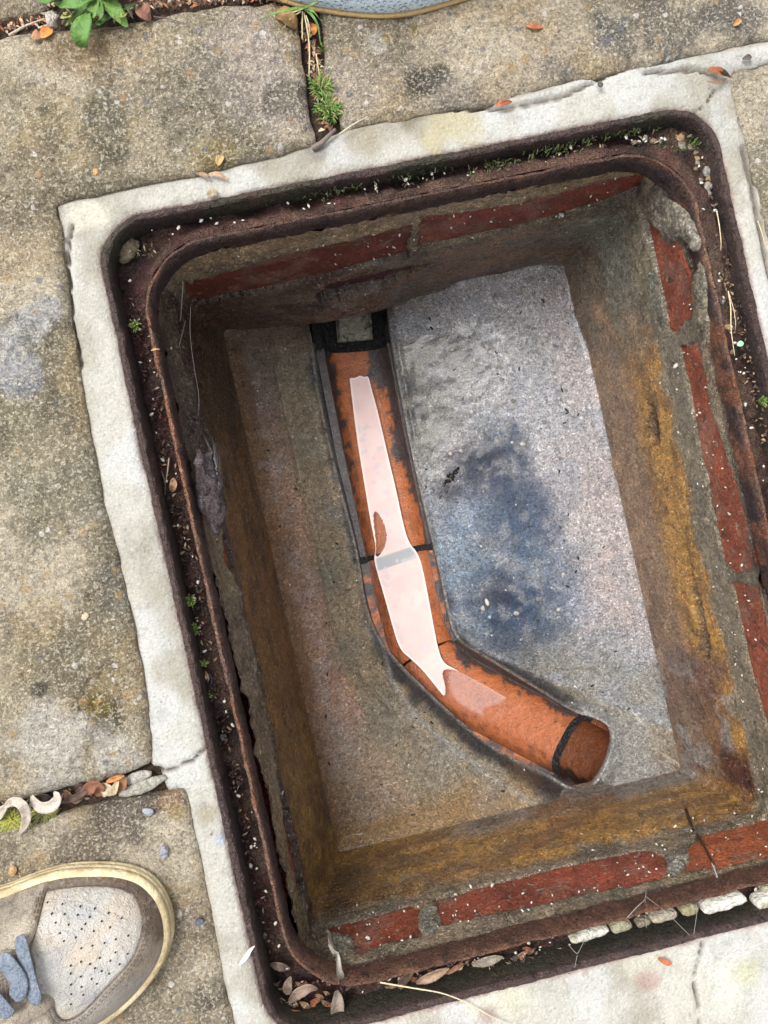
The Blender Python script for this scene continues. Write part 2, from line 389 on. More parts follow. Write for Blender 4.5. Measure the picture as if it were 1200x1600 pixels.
slab(slabA, .005, 1.0, (.30, .26, .19), res=.0035, dark=[
    (215, 70, .05, OC, .5), (120, 90, .035, OC, .7), (430, 110, .06, (.36, .31, .27), .8), (370, 60, .05, (.40, .34, .29), .7), (150, 200, .04, (.12, .11, .07), .8), (270, 150, .07, (.17, .155, .12), .5),
    (445, 150, .02, DK, .6), (155, 1120, .024, (.07, .055, .02), .95), (150, 1090, .014, (.16, .12, .03), .9), (60, 1075, .008, DK, .8), (45, 500, .030, (.40, .40, .40), .9),
    (25, 580, .026, (.20, .215, .24), .9), (10, 550, .03, (.42, .41, .40), .8), (70, 1180, .04, PALE, .8), (180, 1185, .025, PALE, .7), (100, 780, .05, (.20, .19, .14), .7),
    (175, 910, .03, (.16, .15, .12), .7), (340, 240, .02, YL, .5), (20, 700, .04, (.22, .20, .13), .6), (50, 330, .05, (.20, .165, .11), .6)])
slab(slabB, .004, 5.0, (.33, .28, .22), res=.0035, dark=[
    (660, 135, .022, DK, .95), (690, 110, .012, DK, .9), (700, 150, .03, (.13, .12, .11), .6), (960, 60, .03, (.10, .10, .10), .75), (1040, 40, .035, (.14, .13, .11), .8), (1150, 30, .03, (.10, .095, .09), .8), (590, 70, .012, PALE, .8), (560, 120, .04, (.38, .31, .25), .6),
    (850, 90, .04, (.42, .36, .29), .5), (650, 45, .008, YL, .7), (606, 60, .006, (.30, .22, .05), .7), (870, 100, .02, (.16, .15, .14), .6)])
slab(slabC, .003, 9.0, (.24, .205, .155), res=.0035, dark=[
    (200, 1270, .03, (.08, .065, .055), .8), (270, 1252, .012, (.30, .15, .08), .6), (278, 1270, .012, (.36, .26, .11), .7), (120, 1330, .04, (.11, .09, .07), .7), (330, 1560, .02, DK, .6), (290, 1450, .03, (.15, .12, .09), .6)])
slab(slabD, .004, 13.0, (.30, .26, .20), dark=[(1195, 230, .02, (.18, .165, .12), .7)])
slab(slabE, .004, 17.0, (.30, .27, .24), dark=[])
for k, px in enumerate(([(-760, 190), (-1300, 320), (-1150, 1500), (-560, 1345)], [(480, 2030), (-390, 2130), (-300, 2700), (620, 2600)])):
    slab(px, .004, 21. + k, (.30, .26, .19), res=.008)

# --- cement surround bedded round the frame
def surround():
    P = U2([(88, 316), (120, 306), (200, 290), (290, 272), (360, 256), (440, 236), (490, 222), (536, 204), (548, 198), (600, 187), (700, 171), (775, 157), (860, 131), (975, 108), (1060, 89), (1200, 59), (1750, -65),
            (1760, -25), (1200, 96), (1147, 112), (1160, 187), (1178, 245), (1190, 300), (1225, 460), (1262, 660), (1318, 1000), (1420, 1500), (1560, 1900), (480, 2005),
            (368, 1630), (346, 1520), (322, 1400), (302, 1300), (286, 1236), (262, 1236), (250, 1206)] + SUR_L[::-1][:-1], 0)
    f0 = sdpoly(P)
    def f(x, y):
        s = np.maximum(np.minimum(x + .02, .4), 0)
        return np.minimum(f0(x, y) + .0015 * (fb(x, y, 2, 70, 3) - .3), -inner(x, y) + .0045 * (fb(x, y, 6, 55, 4) - .42))
    cracks = [([(112, 352), (106, 380), (106, 430), (112, 500), (128, 570)], .0012), ([(830, 214), (885, 216), (930, 217), (962, 222), (1030, 226)][::1] and [(715, 168), (790, 168), (880, 150), (965, 108)], .0014),
              ([(1010, 111), (1085, 107), (1125, 115)], .0016), ([(1163, 230), (1180, 300), (1196, 390), (1215, 470)], .0018), ([(1060, 200), (1100, 165), (1128, 128)], .0006),
              ([(225, 1200), (262, 1205), (300, 1190), (318, 1172)], .0008), ([(1100, 1475), (1085, 1530), (1095, 1600)], .0008),]
    CR = [(U2(c, 0), w) for c, w in cracks]
    def gap(x, y): 
        g = np.zeros_like(x)
        for c, w in CR: g = np.maximum(g, ss(w * 1.8, w * .4, dline(c, x, y) + .0015 * (fb(x, y, 4, 180, 2) - .5)))
        return g
    def top(x, y, s):
        z = -.0008 + .002 * (fb(x, y, 3, 16, 4) - .5) + .0005 * (fb(x, y, 8, 110, 3) - .5) - .0025 * np.maximum(0, (.007 - s) / .007) ** 2
        return z - .005 * gap(x, y)
    def colf(x, y, s):
        c = np.tile(np.array((.365, .352, .315)), (len(x), 1))
        br = U(900, 1560)[:2]
        c = mixc(c, (.235, .22, .175), .7 * ss(.47, .62, fb(x, y, 1, 16, 5)))
        c = mixc(c, (.41, .415, .41), .6 * ss(.5, .62, fb(x, y, 5, 20, 3)))
        for (u, v, r, cc, a) in [(700, 195, .028, (.34, .30, .18), .7), (640, 178, .02, (.13, .11, .07), .75), (560, 215, .018, (.24, .21, .15), .7), (420, 262, .014, (.24, .22, .17), .6), (310, 395, .02, (.4, .36, .28), .4),
                             (500, 235, .012, (.1, .07, .06), .5), (330, 1270, .012, (.27, .24, .17), .75), (345, 1312, .010, (.25, .30, .38), .8), (1165, 1520, .02, (.36, .36, .22), .6), (780, 1560, .03, (.46, .45, .33), .45),
                             (1000, 1500, .02, (.45, .44, .36), .4), (130, 330, .02, (.5, .47, .38), .6), (1100, 1560, .06, (.5, .49, .44), .5), (1010, 1535, .012, (.25, .14, .12), .55), (915, 1520, .006, (.17, .06, .05), .7), (765, 1585, .012, (.2, .09, .08), .5), (1150, 600, .05, (.5, .49, .47), .4)]:
            p = U(u, v, 0); d = np.hypot(x - p[0], y - p[1]) / r + (fb(x, y, 2, 50, 4) - .5) * 1.5
            c = mixc(c, cc, a * ss(1, .4, d))
        c = mixc(c, (.28, .25, .20), .8 * ss(.006, 0, f0(x, y)) * ss(.4, .6, fb(x, y, 7, 40, 3)))
        c = mixc(c, (.30, .20, .18), .8 * ss(.0032, .0, s) * ss(.006, .0, -inner(x, y)))
        return mixc(c, (.10, .08, .06), gap(x, y) * .9)
    return relief('concrete_surround', f, (-.37, .62, -.62, .47), .0027, top, .045, M['cement'], None, colf)
SUR = tag(surround(), 'pale cracked cement border bedded around the rusty manhole frame', 'cement border')

# =================================================================== THE FRAME
FR = empty('manhole_frame', (0, 0, -.04), 'rusty steel rectangular manhole frame with groove and raised inner lip, cover removed', 'manhole frame')
NS = (170, 230)
def frame_loft(prof, name, m, colr, amp=.0012):
    rings = []
    for k, (hx, hy, r, z) in enumerate(prof):
        p, nn, sd = rring(hx, hy, r, 14, P0=NS)
        q = (fb(p[:, 0], p[:, 1], z * 3, 55, 4) - .5) * 2 * amp * (1 if k else .3) + (fb(p[:, 0], p[:, 1], z * 8, 190, 3) - .5) * 1.6 * amp
        p = p + nn * q[:, None]
        zz = z + .0008 * (fb(p[:, 0], p[:, 1], 5, 40, 3) - .5)
        rings.append(np.column_stack([p, zz]))
    V, F = loft(rings)
    c = colr(V)
    return sharp(mk(name, V, F, m, FR, c))
def side_f(V):  # how far toward the lit (bottom / right) sides
    return ss(-.1, .3, V[:, 0] - V[:, 1] * .6)
def crust(V, base=(.050, .026, .024)):
    c = np.tile(np.array(base), (len(V), 1))
    x, y, z = V.T
    c = mixc(c, (.10, .042, .024), .7 * ss(.5, .66, fb(x, y, z, 25, 4)))
    c = mixc(c, (.022, .012, .014), .7 * ss(.48, .62, fb(x, y, z + 3, 38, 3)))
    return c
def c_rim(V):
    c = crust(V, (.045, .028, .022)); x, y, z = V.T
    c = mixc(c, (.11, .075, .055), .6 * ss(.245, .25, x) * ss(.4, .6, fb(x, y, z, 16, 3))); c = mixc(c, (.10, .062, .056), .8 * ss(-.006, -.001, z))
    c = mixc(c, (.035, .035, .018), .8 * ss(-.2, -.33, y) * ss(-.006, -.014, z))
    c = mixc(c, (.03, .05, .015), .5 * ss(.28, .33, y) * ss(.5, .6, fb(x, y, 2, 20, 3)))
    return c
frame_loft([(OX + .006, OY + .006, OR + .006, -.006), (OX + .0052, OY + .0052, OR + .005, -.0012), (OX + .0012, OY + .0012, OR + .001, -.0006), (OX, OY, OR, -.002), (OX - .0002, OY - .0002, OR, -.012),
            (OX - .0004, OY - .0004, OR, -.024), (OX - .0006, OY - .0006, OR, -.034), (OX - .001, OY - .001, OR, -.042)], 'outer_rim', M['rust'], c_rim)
frame_loft([(OX - .0005, OY - .0005, OR, -.0415), (LX, LY, LR, -.0418)], 'seating_groove', M['rust'], crust)
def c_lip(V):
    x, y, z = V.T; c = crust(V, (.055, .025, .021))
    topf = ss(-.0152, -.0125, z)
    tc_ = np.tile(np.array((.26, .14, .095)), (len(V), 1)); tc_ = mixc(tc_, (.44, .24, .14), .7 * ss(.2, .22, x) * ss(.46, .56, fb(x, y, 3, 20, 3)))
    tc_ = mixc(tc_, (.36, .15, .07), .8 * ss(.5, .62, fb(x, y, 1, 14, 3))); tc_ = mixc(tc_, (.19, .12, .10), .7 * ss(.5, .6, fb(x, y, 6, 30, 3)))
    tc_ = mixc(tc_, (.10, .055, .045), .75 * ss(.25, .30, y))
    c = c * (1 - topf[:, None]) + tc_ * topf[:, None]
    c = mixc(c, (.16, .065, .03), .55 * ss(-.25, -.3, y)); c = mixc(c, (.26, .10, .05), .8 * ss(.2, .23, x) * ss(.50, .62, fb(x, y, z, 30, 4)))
    return c
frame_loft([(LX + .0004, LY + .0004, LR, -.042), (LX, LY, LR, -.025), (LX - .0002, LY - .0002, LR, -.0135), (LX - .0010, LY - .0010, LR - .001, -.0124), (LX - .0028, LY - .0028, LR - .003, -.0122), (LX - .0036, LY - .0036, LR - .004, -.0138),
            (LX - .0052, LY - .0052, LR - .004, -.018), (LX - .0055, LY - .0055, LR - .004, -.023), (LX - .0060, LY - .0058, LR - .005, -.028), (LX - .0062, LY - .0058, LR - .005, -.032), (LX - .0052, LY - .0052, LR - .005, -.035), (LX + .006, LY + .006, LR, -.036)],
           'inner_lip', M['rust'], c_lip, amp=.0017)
# silted earth in the groove: a sheet between rim and lip
def groove():
    ro, ri = sdrr(OX - .0003, OY - .0003, OR), sdrr(LX + .0002, LY + .0002, LR)
    def f(x, y): return np.minimum(ro(x, y), -ri(x, y))
    def top(x, y, s):
        base = -.030 + .009 * (fb(x, y, 3, 45, 4) - .5) * 2 + .006 * (fb(x, y, 5, 150, 3) - .5)
        t = ss(.24, .29, y) * ss(-.25, -.2, x)
        t = np.maximum(t, ss(.20, .24, x) * ss(.16, .24, y)); base = base + t * (.014 * ss(.017, .002, -ri(x, y)) + .006)
        base = base + .013 * ss(.17, .24, x) * ss(.02, .2, y) * (1 - t * .5)
        base = base + .006 * ss(.0, -.1, y) * ss(.2, .25, x) - .006 * ss(-.28, -.32, y) * ss(.0, .1, -ro(x, y) + .1)
        return np.minimum(base, -.0135)
    def colf(x, y, s):
        c = np.tile(np.array((.095, .050, .036)), (len(x), 1)); c = mixc(c, (.018, .012, .012), .8 * ss(.48, .6, fb(x, y, 11, 60, 4)))
        c = mixc(c, (.19, .10, .066), .85 * ss(.24, .3, y) * ss(.014, .003, -ri(x, y)) * ss(.3, .55, fb(x, y, 1, 40, 4)))
        c = mixc(c, (.075, .022, .026), .6 * ss(.5, .62, fb(x, y, 4, 22, 3)))
        c = mixc(c, (.16, .105, .07), .7 * ss(.2, .24, x) * ss(.45, .6, fb(x, y, 2, 30, 3)))
        return c
    return relief('groove_dirt', f, (-.256, .256, -.333, .333), .0016, top, .003, M['dirt'], None, colf, skirt=False)
tag(groove(), 'dark damp earth silted into the groove of the frame', 'dirt', kind='stuff')

# =================================================================== THE CHAMBER
CH = empty('inspection_chamber', (0, 0, -.33), 'small brick inspection chamber with brown rendered walls and clay channel in wet benching', 'manhole')
WX, WY = .228, .306
# bricks: side, outline in photo pixels carried onto that wall plane
SIDE = {'right': (0, WX), 'left': (0, -WX), 'top': (1, WY), 'bottom': (1, -WY)}
BR = [
 ('right', [(1008, 318), (1046, 335), (1060, 380), (1078, 430), (1082, 488), (1060, 518), (1048, 512), (1040, 470), (1030, 420), (1018, 370)], (.33, .075, .035)),
 ('right', [(1066, 545), (1090, 536), (1098, 560), (1104, 610), (1122, 680), (1144, 740), (1160, 800), (1178, 872), (1176, 886), (1152, 894), (1134, 880), (1120, 810), (1102, 730), (1088, 650), (1076, 590)], (.37, .085, .035)),
 ('right', [(1146, 908), (1184, 922), (1200, 990), (1245, 1180), (1232, 1195), (1200, 1130), (1176, 1040)], (.37, .09, .04)),
 ('right', [(1024, 616), (1034, 632), (1042, 664), (1044, 692), (1036, 690), (1028, 656)], (.38, .12, .08)),
 ('right', [(1084, 850), (1092, 870), (1106, 940), (1120, 1000), (1122, 1026), (1114, 1022), (1104, 972), (1090, 900)], (.24, .06, .035)),
 ('top', [(284, 436), (330, 432), (380, 416), (420, 404), (500, 386), (560, 372), (640, 352), (634, 394), (560, 412), (500, 428), (400, 450), (320, 466), (296, 466)], (.19, .035, .018)),
 ('top', [(658, 336), (700, 336), (760, 326), (880, 300), (940, 284), (1004, 272), (1002, 290), (940, 314), (880, 330), (800, 352), (700, 374), (655, 380)], (.27, .055, .028)),
 ('top', [(488, 452), (520, 434), (580, 420), (640, 408), (672, 404), (640, 420), (590, 436), (540, 446), (496, 456)], (.085, .022, .03)),
 ('bottom', [(505, 1454), (560, 1440), (640, 1418), (658, 1424), (654, 1464), (620, 1470), (590, 1480), (562, 1494), (550, 1484), (556, 1468), (530, 1460)], (.34, .075, .03)),
 ('bottom', [(678, 1408), (720, 1398), (780, 1380), (900, 1352), (1010, 1330), (1036, 1340), (1045, 1352), (1040, 1372), (980, 1384), (900, 1400), (800, 1420), (695, 1446)], (.33, .075, .035)),
 ('bottom', [(1070, 1330), (1100, 1306), (1150, 1294), (1200, 1280), (1262, 1264), (1262, 1318), (1200, 1336), (1130, 1354), (1074, 1360)], (.42, .11, .035)),
 ('left', [(338, 838), (346, 832), (354, 862), (358, 884), (350, 890), (343, 868)], (.36, .075, .025)),
 ('left', [(372, 955), (379, 960), (400, 1060), (424, 1170), (446, 1290), (466, 1398), (456, 1394), (436, 1300), (414, 1180), (394, 1080)], (.30, .05, .018)),
]
def wall2(side, px):
    ax, val = SIDE[side]; o = []
    for p in px:
        q = UP(p[0], p[1], ax, val); o.append((q[1 - ax], q[2]))
    return np.array(o)
BRP = [(s, wall2(s, p), c) for s, p, c in BR]
BRS = [(s, sdpoly(p)) for s, p, c in BRP]
def wall_map(side, face):
    ax, val = SIDE[side]; sg = -np.sign(val)
    def g(V):
        a, z, h = V[:, 0], V[:, 1], V[:, 2]; n = val + sg * (h + face)
        return np.column_stack([n, a, z]) if ax == 0 else np.column_stack([a, n, z])
    return g
WALLS = {s: empty('brick_wall', np.array((0, 0, 0.))) for s in SIDE}
for s, w in WALLS.items():
    ax, val = SIDE[s]; w.location = (val if ax == 0 else 0, val if ax == 1 else 0, .07); w.parent = CH
bpy.context.view_layer.update()
for k, (s, P, c) in enumerate(BRP):
    f0 = sdpoly(P); lo, hi = P.min(0) - .006, P.max(0) + .006
    def f(a, b, f0=f0, k=k): return f0(a, b) + .0035 + .001 * (fb(a, b, k, 150, 2) - .5)
    def top(a, b, sv, k=k): return .0016 * (fb(a, b, k + 3., 30, 4) - .5) * 2 - .0015 * np.maximum(0, (.003 - sv) / .003) ** 2
    def colf(a, b, sv, c=c, k=k):
        q = np.tile(np.array(c) * np.array((.98, .98, 1.05)), (len(a), 1)); q = mixc(q, np.array(c) * .62, .7 * ss(.46, .62, fb(a, b, k + 5., 28, 4)))
        return mixc(q, (.30, .20, .15), .35 * ss(.56, .68, fb(a, b, k + 8., 40, 3)))
    relief('brick', f, (lo[0], hi[0], lo[1], hi[1]), .0022, top, .025, M['brick'], WALLS[s], colf, wall_map(s, .0))

def lerp_tab(tab, z):
    zs = [t[0] for t in tab][::-1]; vs_ = [t[1] for t in tab][::-1]
    return np.interp(z, zs, vs_)
def lining():
    ZS = np.concatenate([np.linspace(-.030, -.150, 66), np.linspace(-.152, -.272, 52)])
    TX = [(-.03, .2300), (-.05, .2295), (-.12, .2265), (-.14, .222), (-.19, .211), (-.24, .2015), (-.272, .198)]
    TY = [(-.03, .3080), (-.05, .3075), (-.12, .3055), (-.14, .302), (-.20, .301), (-.24, .2990), (-.272, .2990)]
    rings = []; sid = []; cols = []
    NSW = (210, 300)
    for z in ZS:
        hx, hy = lerp_tab(TX, z), lerp_tab(TY, z)
        p, nn, sd = rring(hx, hy, float(np.interp(z, [-.26, -.1], [.007, .016])), 10, P0=NSW)
        x, y = p.T; off = np.zeros(len(p)); zz = np.full(len(p), z)
        # trowelled unevenness
        off += .0034 * (fb(x, y, z, 20, 4) - .5) * 2 + .0030 * (fb(x, y, z, 90, 3) - .5)
        lump = ss(-.125, -.115, z)  # rough mortar near the bricks
        off += lump * (.0085 * (fb(x, y, z, 60, 3) - .40) + .005 * (fb(x, y, z, 170, 2) - .5))
        # the bed that bulges over the bricks on the left
        off += ((x < -.2) * .006 * ss(-.06, -.08, z) * ss(-.118, -.10, z) * ss(-.28, -.2, y) + (x < -.2) * .004 * ss(.05, -.05, y) * ss(-.125, -.11, z))
        # mortar dabs in the top right corner
        off += .012 * ss(.19, .215, x) * ss(.232, .258, y) * ss(-.05, -.07, z) * ss(-.105, -.085, z) * (.6 + .8 * fb(x, y, z, 70, 3))
        off += .005 * ss(.16, .2, x) * ss(.15, .24, y) * ss(-.085, -.11, z)
        off = off * (1 - ss(-.225, -.25, z) * (y < 0))
        # hood over the inlet
        hood = np.exp(-((x + .062) / .06) ** 4) * (y > .2)
        off += hood * .017 * ss(-.14, -.262, z) 
        dy = 0
        inside = np.full(len(p), -1.0)
        for (s, g) in BRS:
            ax, val = SIDE[s]
            on = (np.abs(x - val) < .02) if ax == 0 else (np.abs(y - val) < .02)
            if not on.any(): continue
            a = y[on] if ax == 0 else x[on]
            v = g(a, np.full(len(a), z)) + .0030 * (fb(a, np.full(len(a), z), 3 if ax else 8, 70, 4) - .5) * 2 + .0022 * (fb(a, np.full(len(a), z), 5, 260, 2) - .5) * 2
            inside[on] = np.maximum(inside[on], v)
        rec = ss(-.0012, .0016, inside)
        out = np.maximum(off, .0012)
        near = ss(-.02, -.004, inside)
        out = np.where(z > -.135, out * (1 - .30 * near) + .0012 * near, out)
        fin = out * (1 - rec) + rec * (-.009)
        # inlet: lift the foot of the wall into an arch
        arch = np.clip(1 - ((x + .060) / .050) ** 2, 0, 1) ** .5 * (y > .2)
        zz = np.where((z < -.225), z + (z + .225) * (-1) * (arch * .75), z)
        p = p + nn * fin[:, None]
        rings.append(np.column_stack([p, zz])); sid.append(np.column_stack([x, y, np.full(len(x), z)])); cols.append(rec)
    V, F = loft(rings); S = np.concatenate(sid); x, y, z = S.T; rec = np.concatenate(cols)
    F = F[:, ::-1]
    right, left, top, bot = ss(.14, .2, x) * (np.abs(y) < .30), ss(-.14, -.2, x) * (np.abs(y) < .30), ss(.285, .292, y), ss(-.285, -.292, y)
    n1, n2, n3, n4 = fb(x, y, z, 18, 4), fb(x, y, z + 5, 40, 4), fb(x + 3, y, z * .4, 60, 3), fb(x, y, z + 9, 110, 3)
    c = np.tile(np.array((.35, .265, .175)), (len(x), 1))
    c = mixc(c, (.30, .23, .13), .7 * ss(.45, .62, n2)); c = mixc(c, (.12, .10, .075), .6 * ss(.5, .62, n1))
    low = ss(-.118, -.132, z + .012 * (n2 - .5) * 2)
    k_ = dict()
    def T(*c): return np.tile(np.array(c, float), (len(x), 1))
    wob = .022 * (n1 - .5); sL = fb(x * 2, y * .5, z * 1.5, 45, 5); sL2 = fb(x * 2 + 4, y * .45, z * 1.5, 80, 4); sT = fb(x * .5, y * 2, z * 1.5, 45, 5); sT2 = fb(x * .45 + 7, y * 2, z * 1.5, 80, 4)
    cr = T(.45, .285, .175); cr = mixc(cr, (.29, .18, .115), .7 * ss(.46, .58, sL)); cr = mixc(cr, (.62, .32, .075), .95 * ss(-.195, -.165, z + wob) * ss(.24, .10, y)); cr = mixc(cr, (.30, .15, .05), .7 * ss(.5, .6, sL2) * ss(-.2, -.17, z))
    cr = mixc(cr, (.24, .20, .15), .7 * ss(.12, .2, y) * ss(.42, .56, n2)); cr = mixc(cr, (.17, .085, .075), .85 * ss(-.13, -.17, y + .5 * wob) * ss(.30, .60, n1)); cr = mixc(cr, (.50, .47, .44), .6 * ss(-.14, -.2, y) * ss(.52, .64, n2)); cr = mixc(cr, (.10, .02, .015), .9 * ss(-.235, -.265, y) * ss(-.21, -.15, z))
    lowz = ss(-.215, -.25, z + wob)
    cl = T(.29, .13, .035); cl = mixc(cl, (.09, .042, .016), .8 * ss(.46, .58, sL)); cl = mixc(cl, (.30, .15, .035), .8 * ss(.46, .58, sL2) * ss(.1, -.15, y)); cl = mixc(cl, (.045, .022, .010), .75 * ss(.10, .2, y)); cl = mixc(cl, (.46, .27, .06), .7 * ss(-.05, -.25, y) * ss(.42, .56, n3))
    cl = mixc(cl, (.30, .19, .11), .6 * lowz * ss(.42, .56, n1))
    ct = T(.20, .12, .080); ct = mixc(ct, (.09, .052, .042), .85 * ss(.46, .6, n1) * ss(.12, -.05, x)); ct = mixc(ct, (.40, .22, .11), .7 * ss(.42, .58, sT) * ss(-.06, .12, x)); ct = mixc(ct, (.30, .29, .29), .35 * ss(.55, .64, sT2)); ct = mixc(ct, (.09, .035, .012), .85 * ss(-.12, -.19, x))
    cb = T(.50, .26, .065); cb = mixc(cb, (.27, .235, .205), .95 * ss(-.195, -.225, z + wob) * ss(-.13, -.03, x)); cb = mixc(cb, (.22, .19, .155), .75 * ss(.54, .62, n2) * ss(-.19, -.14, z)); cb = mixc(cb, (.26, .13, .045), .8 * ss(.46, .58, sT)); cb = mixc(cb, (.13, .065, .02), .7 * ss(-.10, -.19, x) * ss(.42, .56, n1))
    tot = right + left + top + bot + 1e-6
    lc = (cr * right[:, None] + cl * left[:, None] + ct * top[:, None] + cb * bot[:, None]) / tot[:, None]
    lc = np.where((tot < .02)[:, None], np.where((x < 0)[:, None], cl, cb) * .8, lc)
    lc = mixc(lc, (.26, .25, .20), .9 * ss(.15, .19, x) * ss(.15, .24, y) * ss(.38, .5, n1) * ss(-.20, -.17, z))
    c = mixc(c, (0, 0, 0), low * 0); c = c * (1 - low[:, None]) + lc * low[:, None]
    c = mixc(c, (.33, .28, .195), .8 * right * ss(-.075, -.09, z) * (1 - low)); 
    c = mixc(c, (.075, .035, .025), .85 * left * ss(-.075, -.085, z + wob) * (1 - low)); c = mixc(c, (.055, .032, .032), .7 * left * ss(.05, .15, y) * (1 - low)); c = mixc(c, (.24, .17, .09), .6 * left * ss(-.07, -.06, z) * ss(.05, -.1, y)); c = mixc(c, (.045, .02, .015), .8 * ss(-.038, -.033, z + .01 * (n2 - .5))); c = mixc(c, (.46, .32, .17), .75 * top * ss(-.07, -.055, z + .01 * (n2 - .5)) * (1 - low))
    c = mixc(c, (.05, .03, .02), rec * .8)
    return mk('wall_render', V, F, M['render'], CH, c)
lining()

# --- channel outline at benching level
ZR = -.285
CHN = [(488, 526), (494, 590), (510, 670), (532, 760), (554, 840), (564, 890), (570, 940), (588, 992), (620, 1034), (660, 1074), (700, 1112), (745, 1150), (790, 1182), (850, 1210), (905, 1236),
       (926, 1226), (946, 1196), (957, 1160), (953, 1136), (935, 1124), (905, 1121), (860, 1090), (800, 1053), (750, 1023), (712, 1001), (700, 960), (689, 900), (672, 830), (655, 760), (640, 690), (627, 620), (614, 550), (606, 495), (600, 440), (470, 460)]
CHP = smooth_poly(np.array([U(u, v, -.264 if (u > 860 and v > 1110) else ZR)[:2] for u, v in CHN]), 2); CHS = sdpoly(CHP)
def bench_h(x, y):
    d = -CHS(x, y)
    left = x < np.interp(y, [-.3, -.12, -.05, .28], [.12, -.0, -.06, -.06])
    z = np.where(left, ZR + .034 * ss(-.01, .115, d), ZR + .036 * ss(-.03, .17, d))
    z = z + .004 * (fb(x, y, 1, 12, 2) - .5) + .0012 * (fb(x, y, 4, 60, 2) - .5)
    z = z + .0004 * ss(.5, .68, fb(x, y, 6, 90, 2)) * ss(.08, .2, y) * ss(0, .05, x)          # exposed pebbles, upper right
    wd = np.minimum(.205 - np.abs(x), np.where(y < 0, .298 + y, .298 - y + .08 * ss(.14, .08, np.abs(x + .06)))); z = np.maximum(z, ZR + .038 * ss(.055, .0, wd) * ss(-.001, .012, d)); z = z + .004 * ss(.02, 0, wd) ** 2 * ss(.0, .02, d)
    o_ = U(955, 1200, -.264); ow = ss(.075, .048, np.hypot(x - o_[0], y - o_[1])) * ss(U(865, 1170, -.27)[0], U(900, 1170, -.27)[0], x - .25 * (y + .2))
    lo_ = ss(.05, .0, dline(U2([(620, 1040), (700, 1120), (790, 1190), (880, 1230)], -.28), x, y)) * left; z = z - .008 * lo_ * ss(.020, .004, d)
    z = z - .0035 * ss(.0022, 0, np.abs(d - .045 + .008 * (fb(x, y, 8, 12, 2) - .5))) * (x < -.1)
    z = z - .004 * np.exp(-np.maximum(d, 0) / .0035) * (1 - ow) + .0012 * ss(.002, .005, d) * ss(.012, .006, d)
    z = z * (1 - ow) + ow * np.maximum(z, -.262 + .003 * (fb(x, y, 4, 30, 3) - .5))
    return z
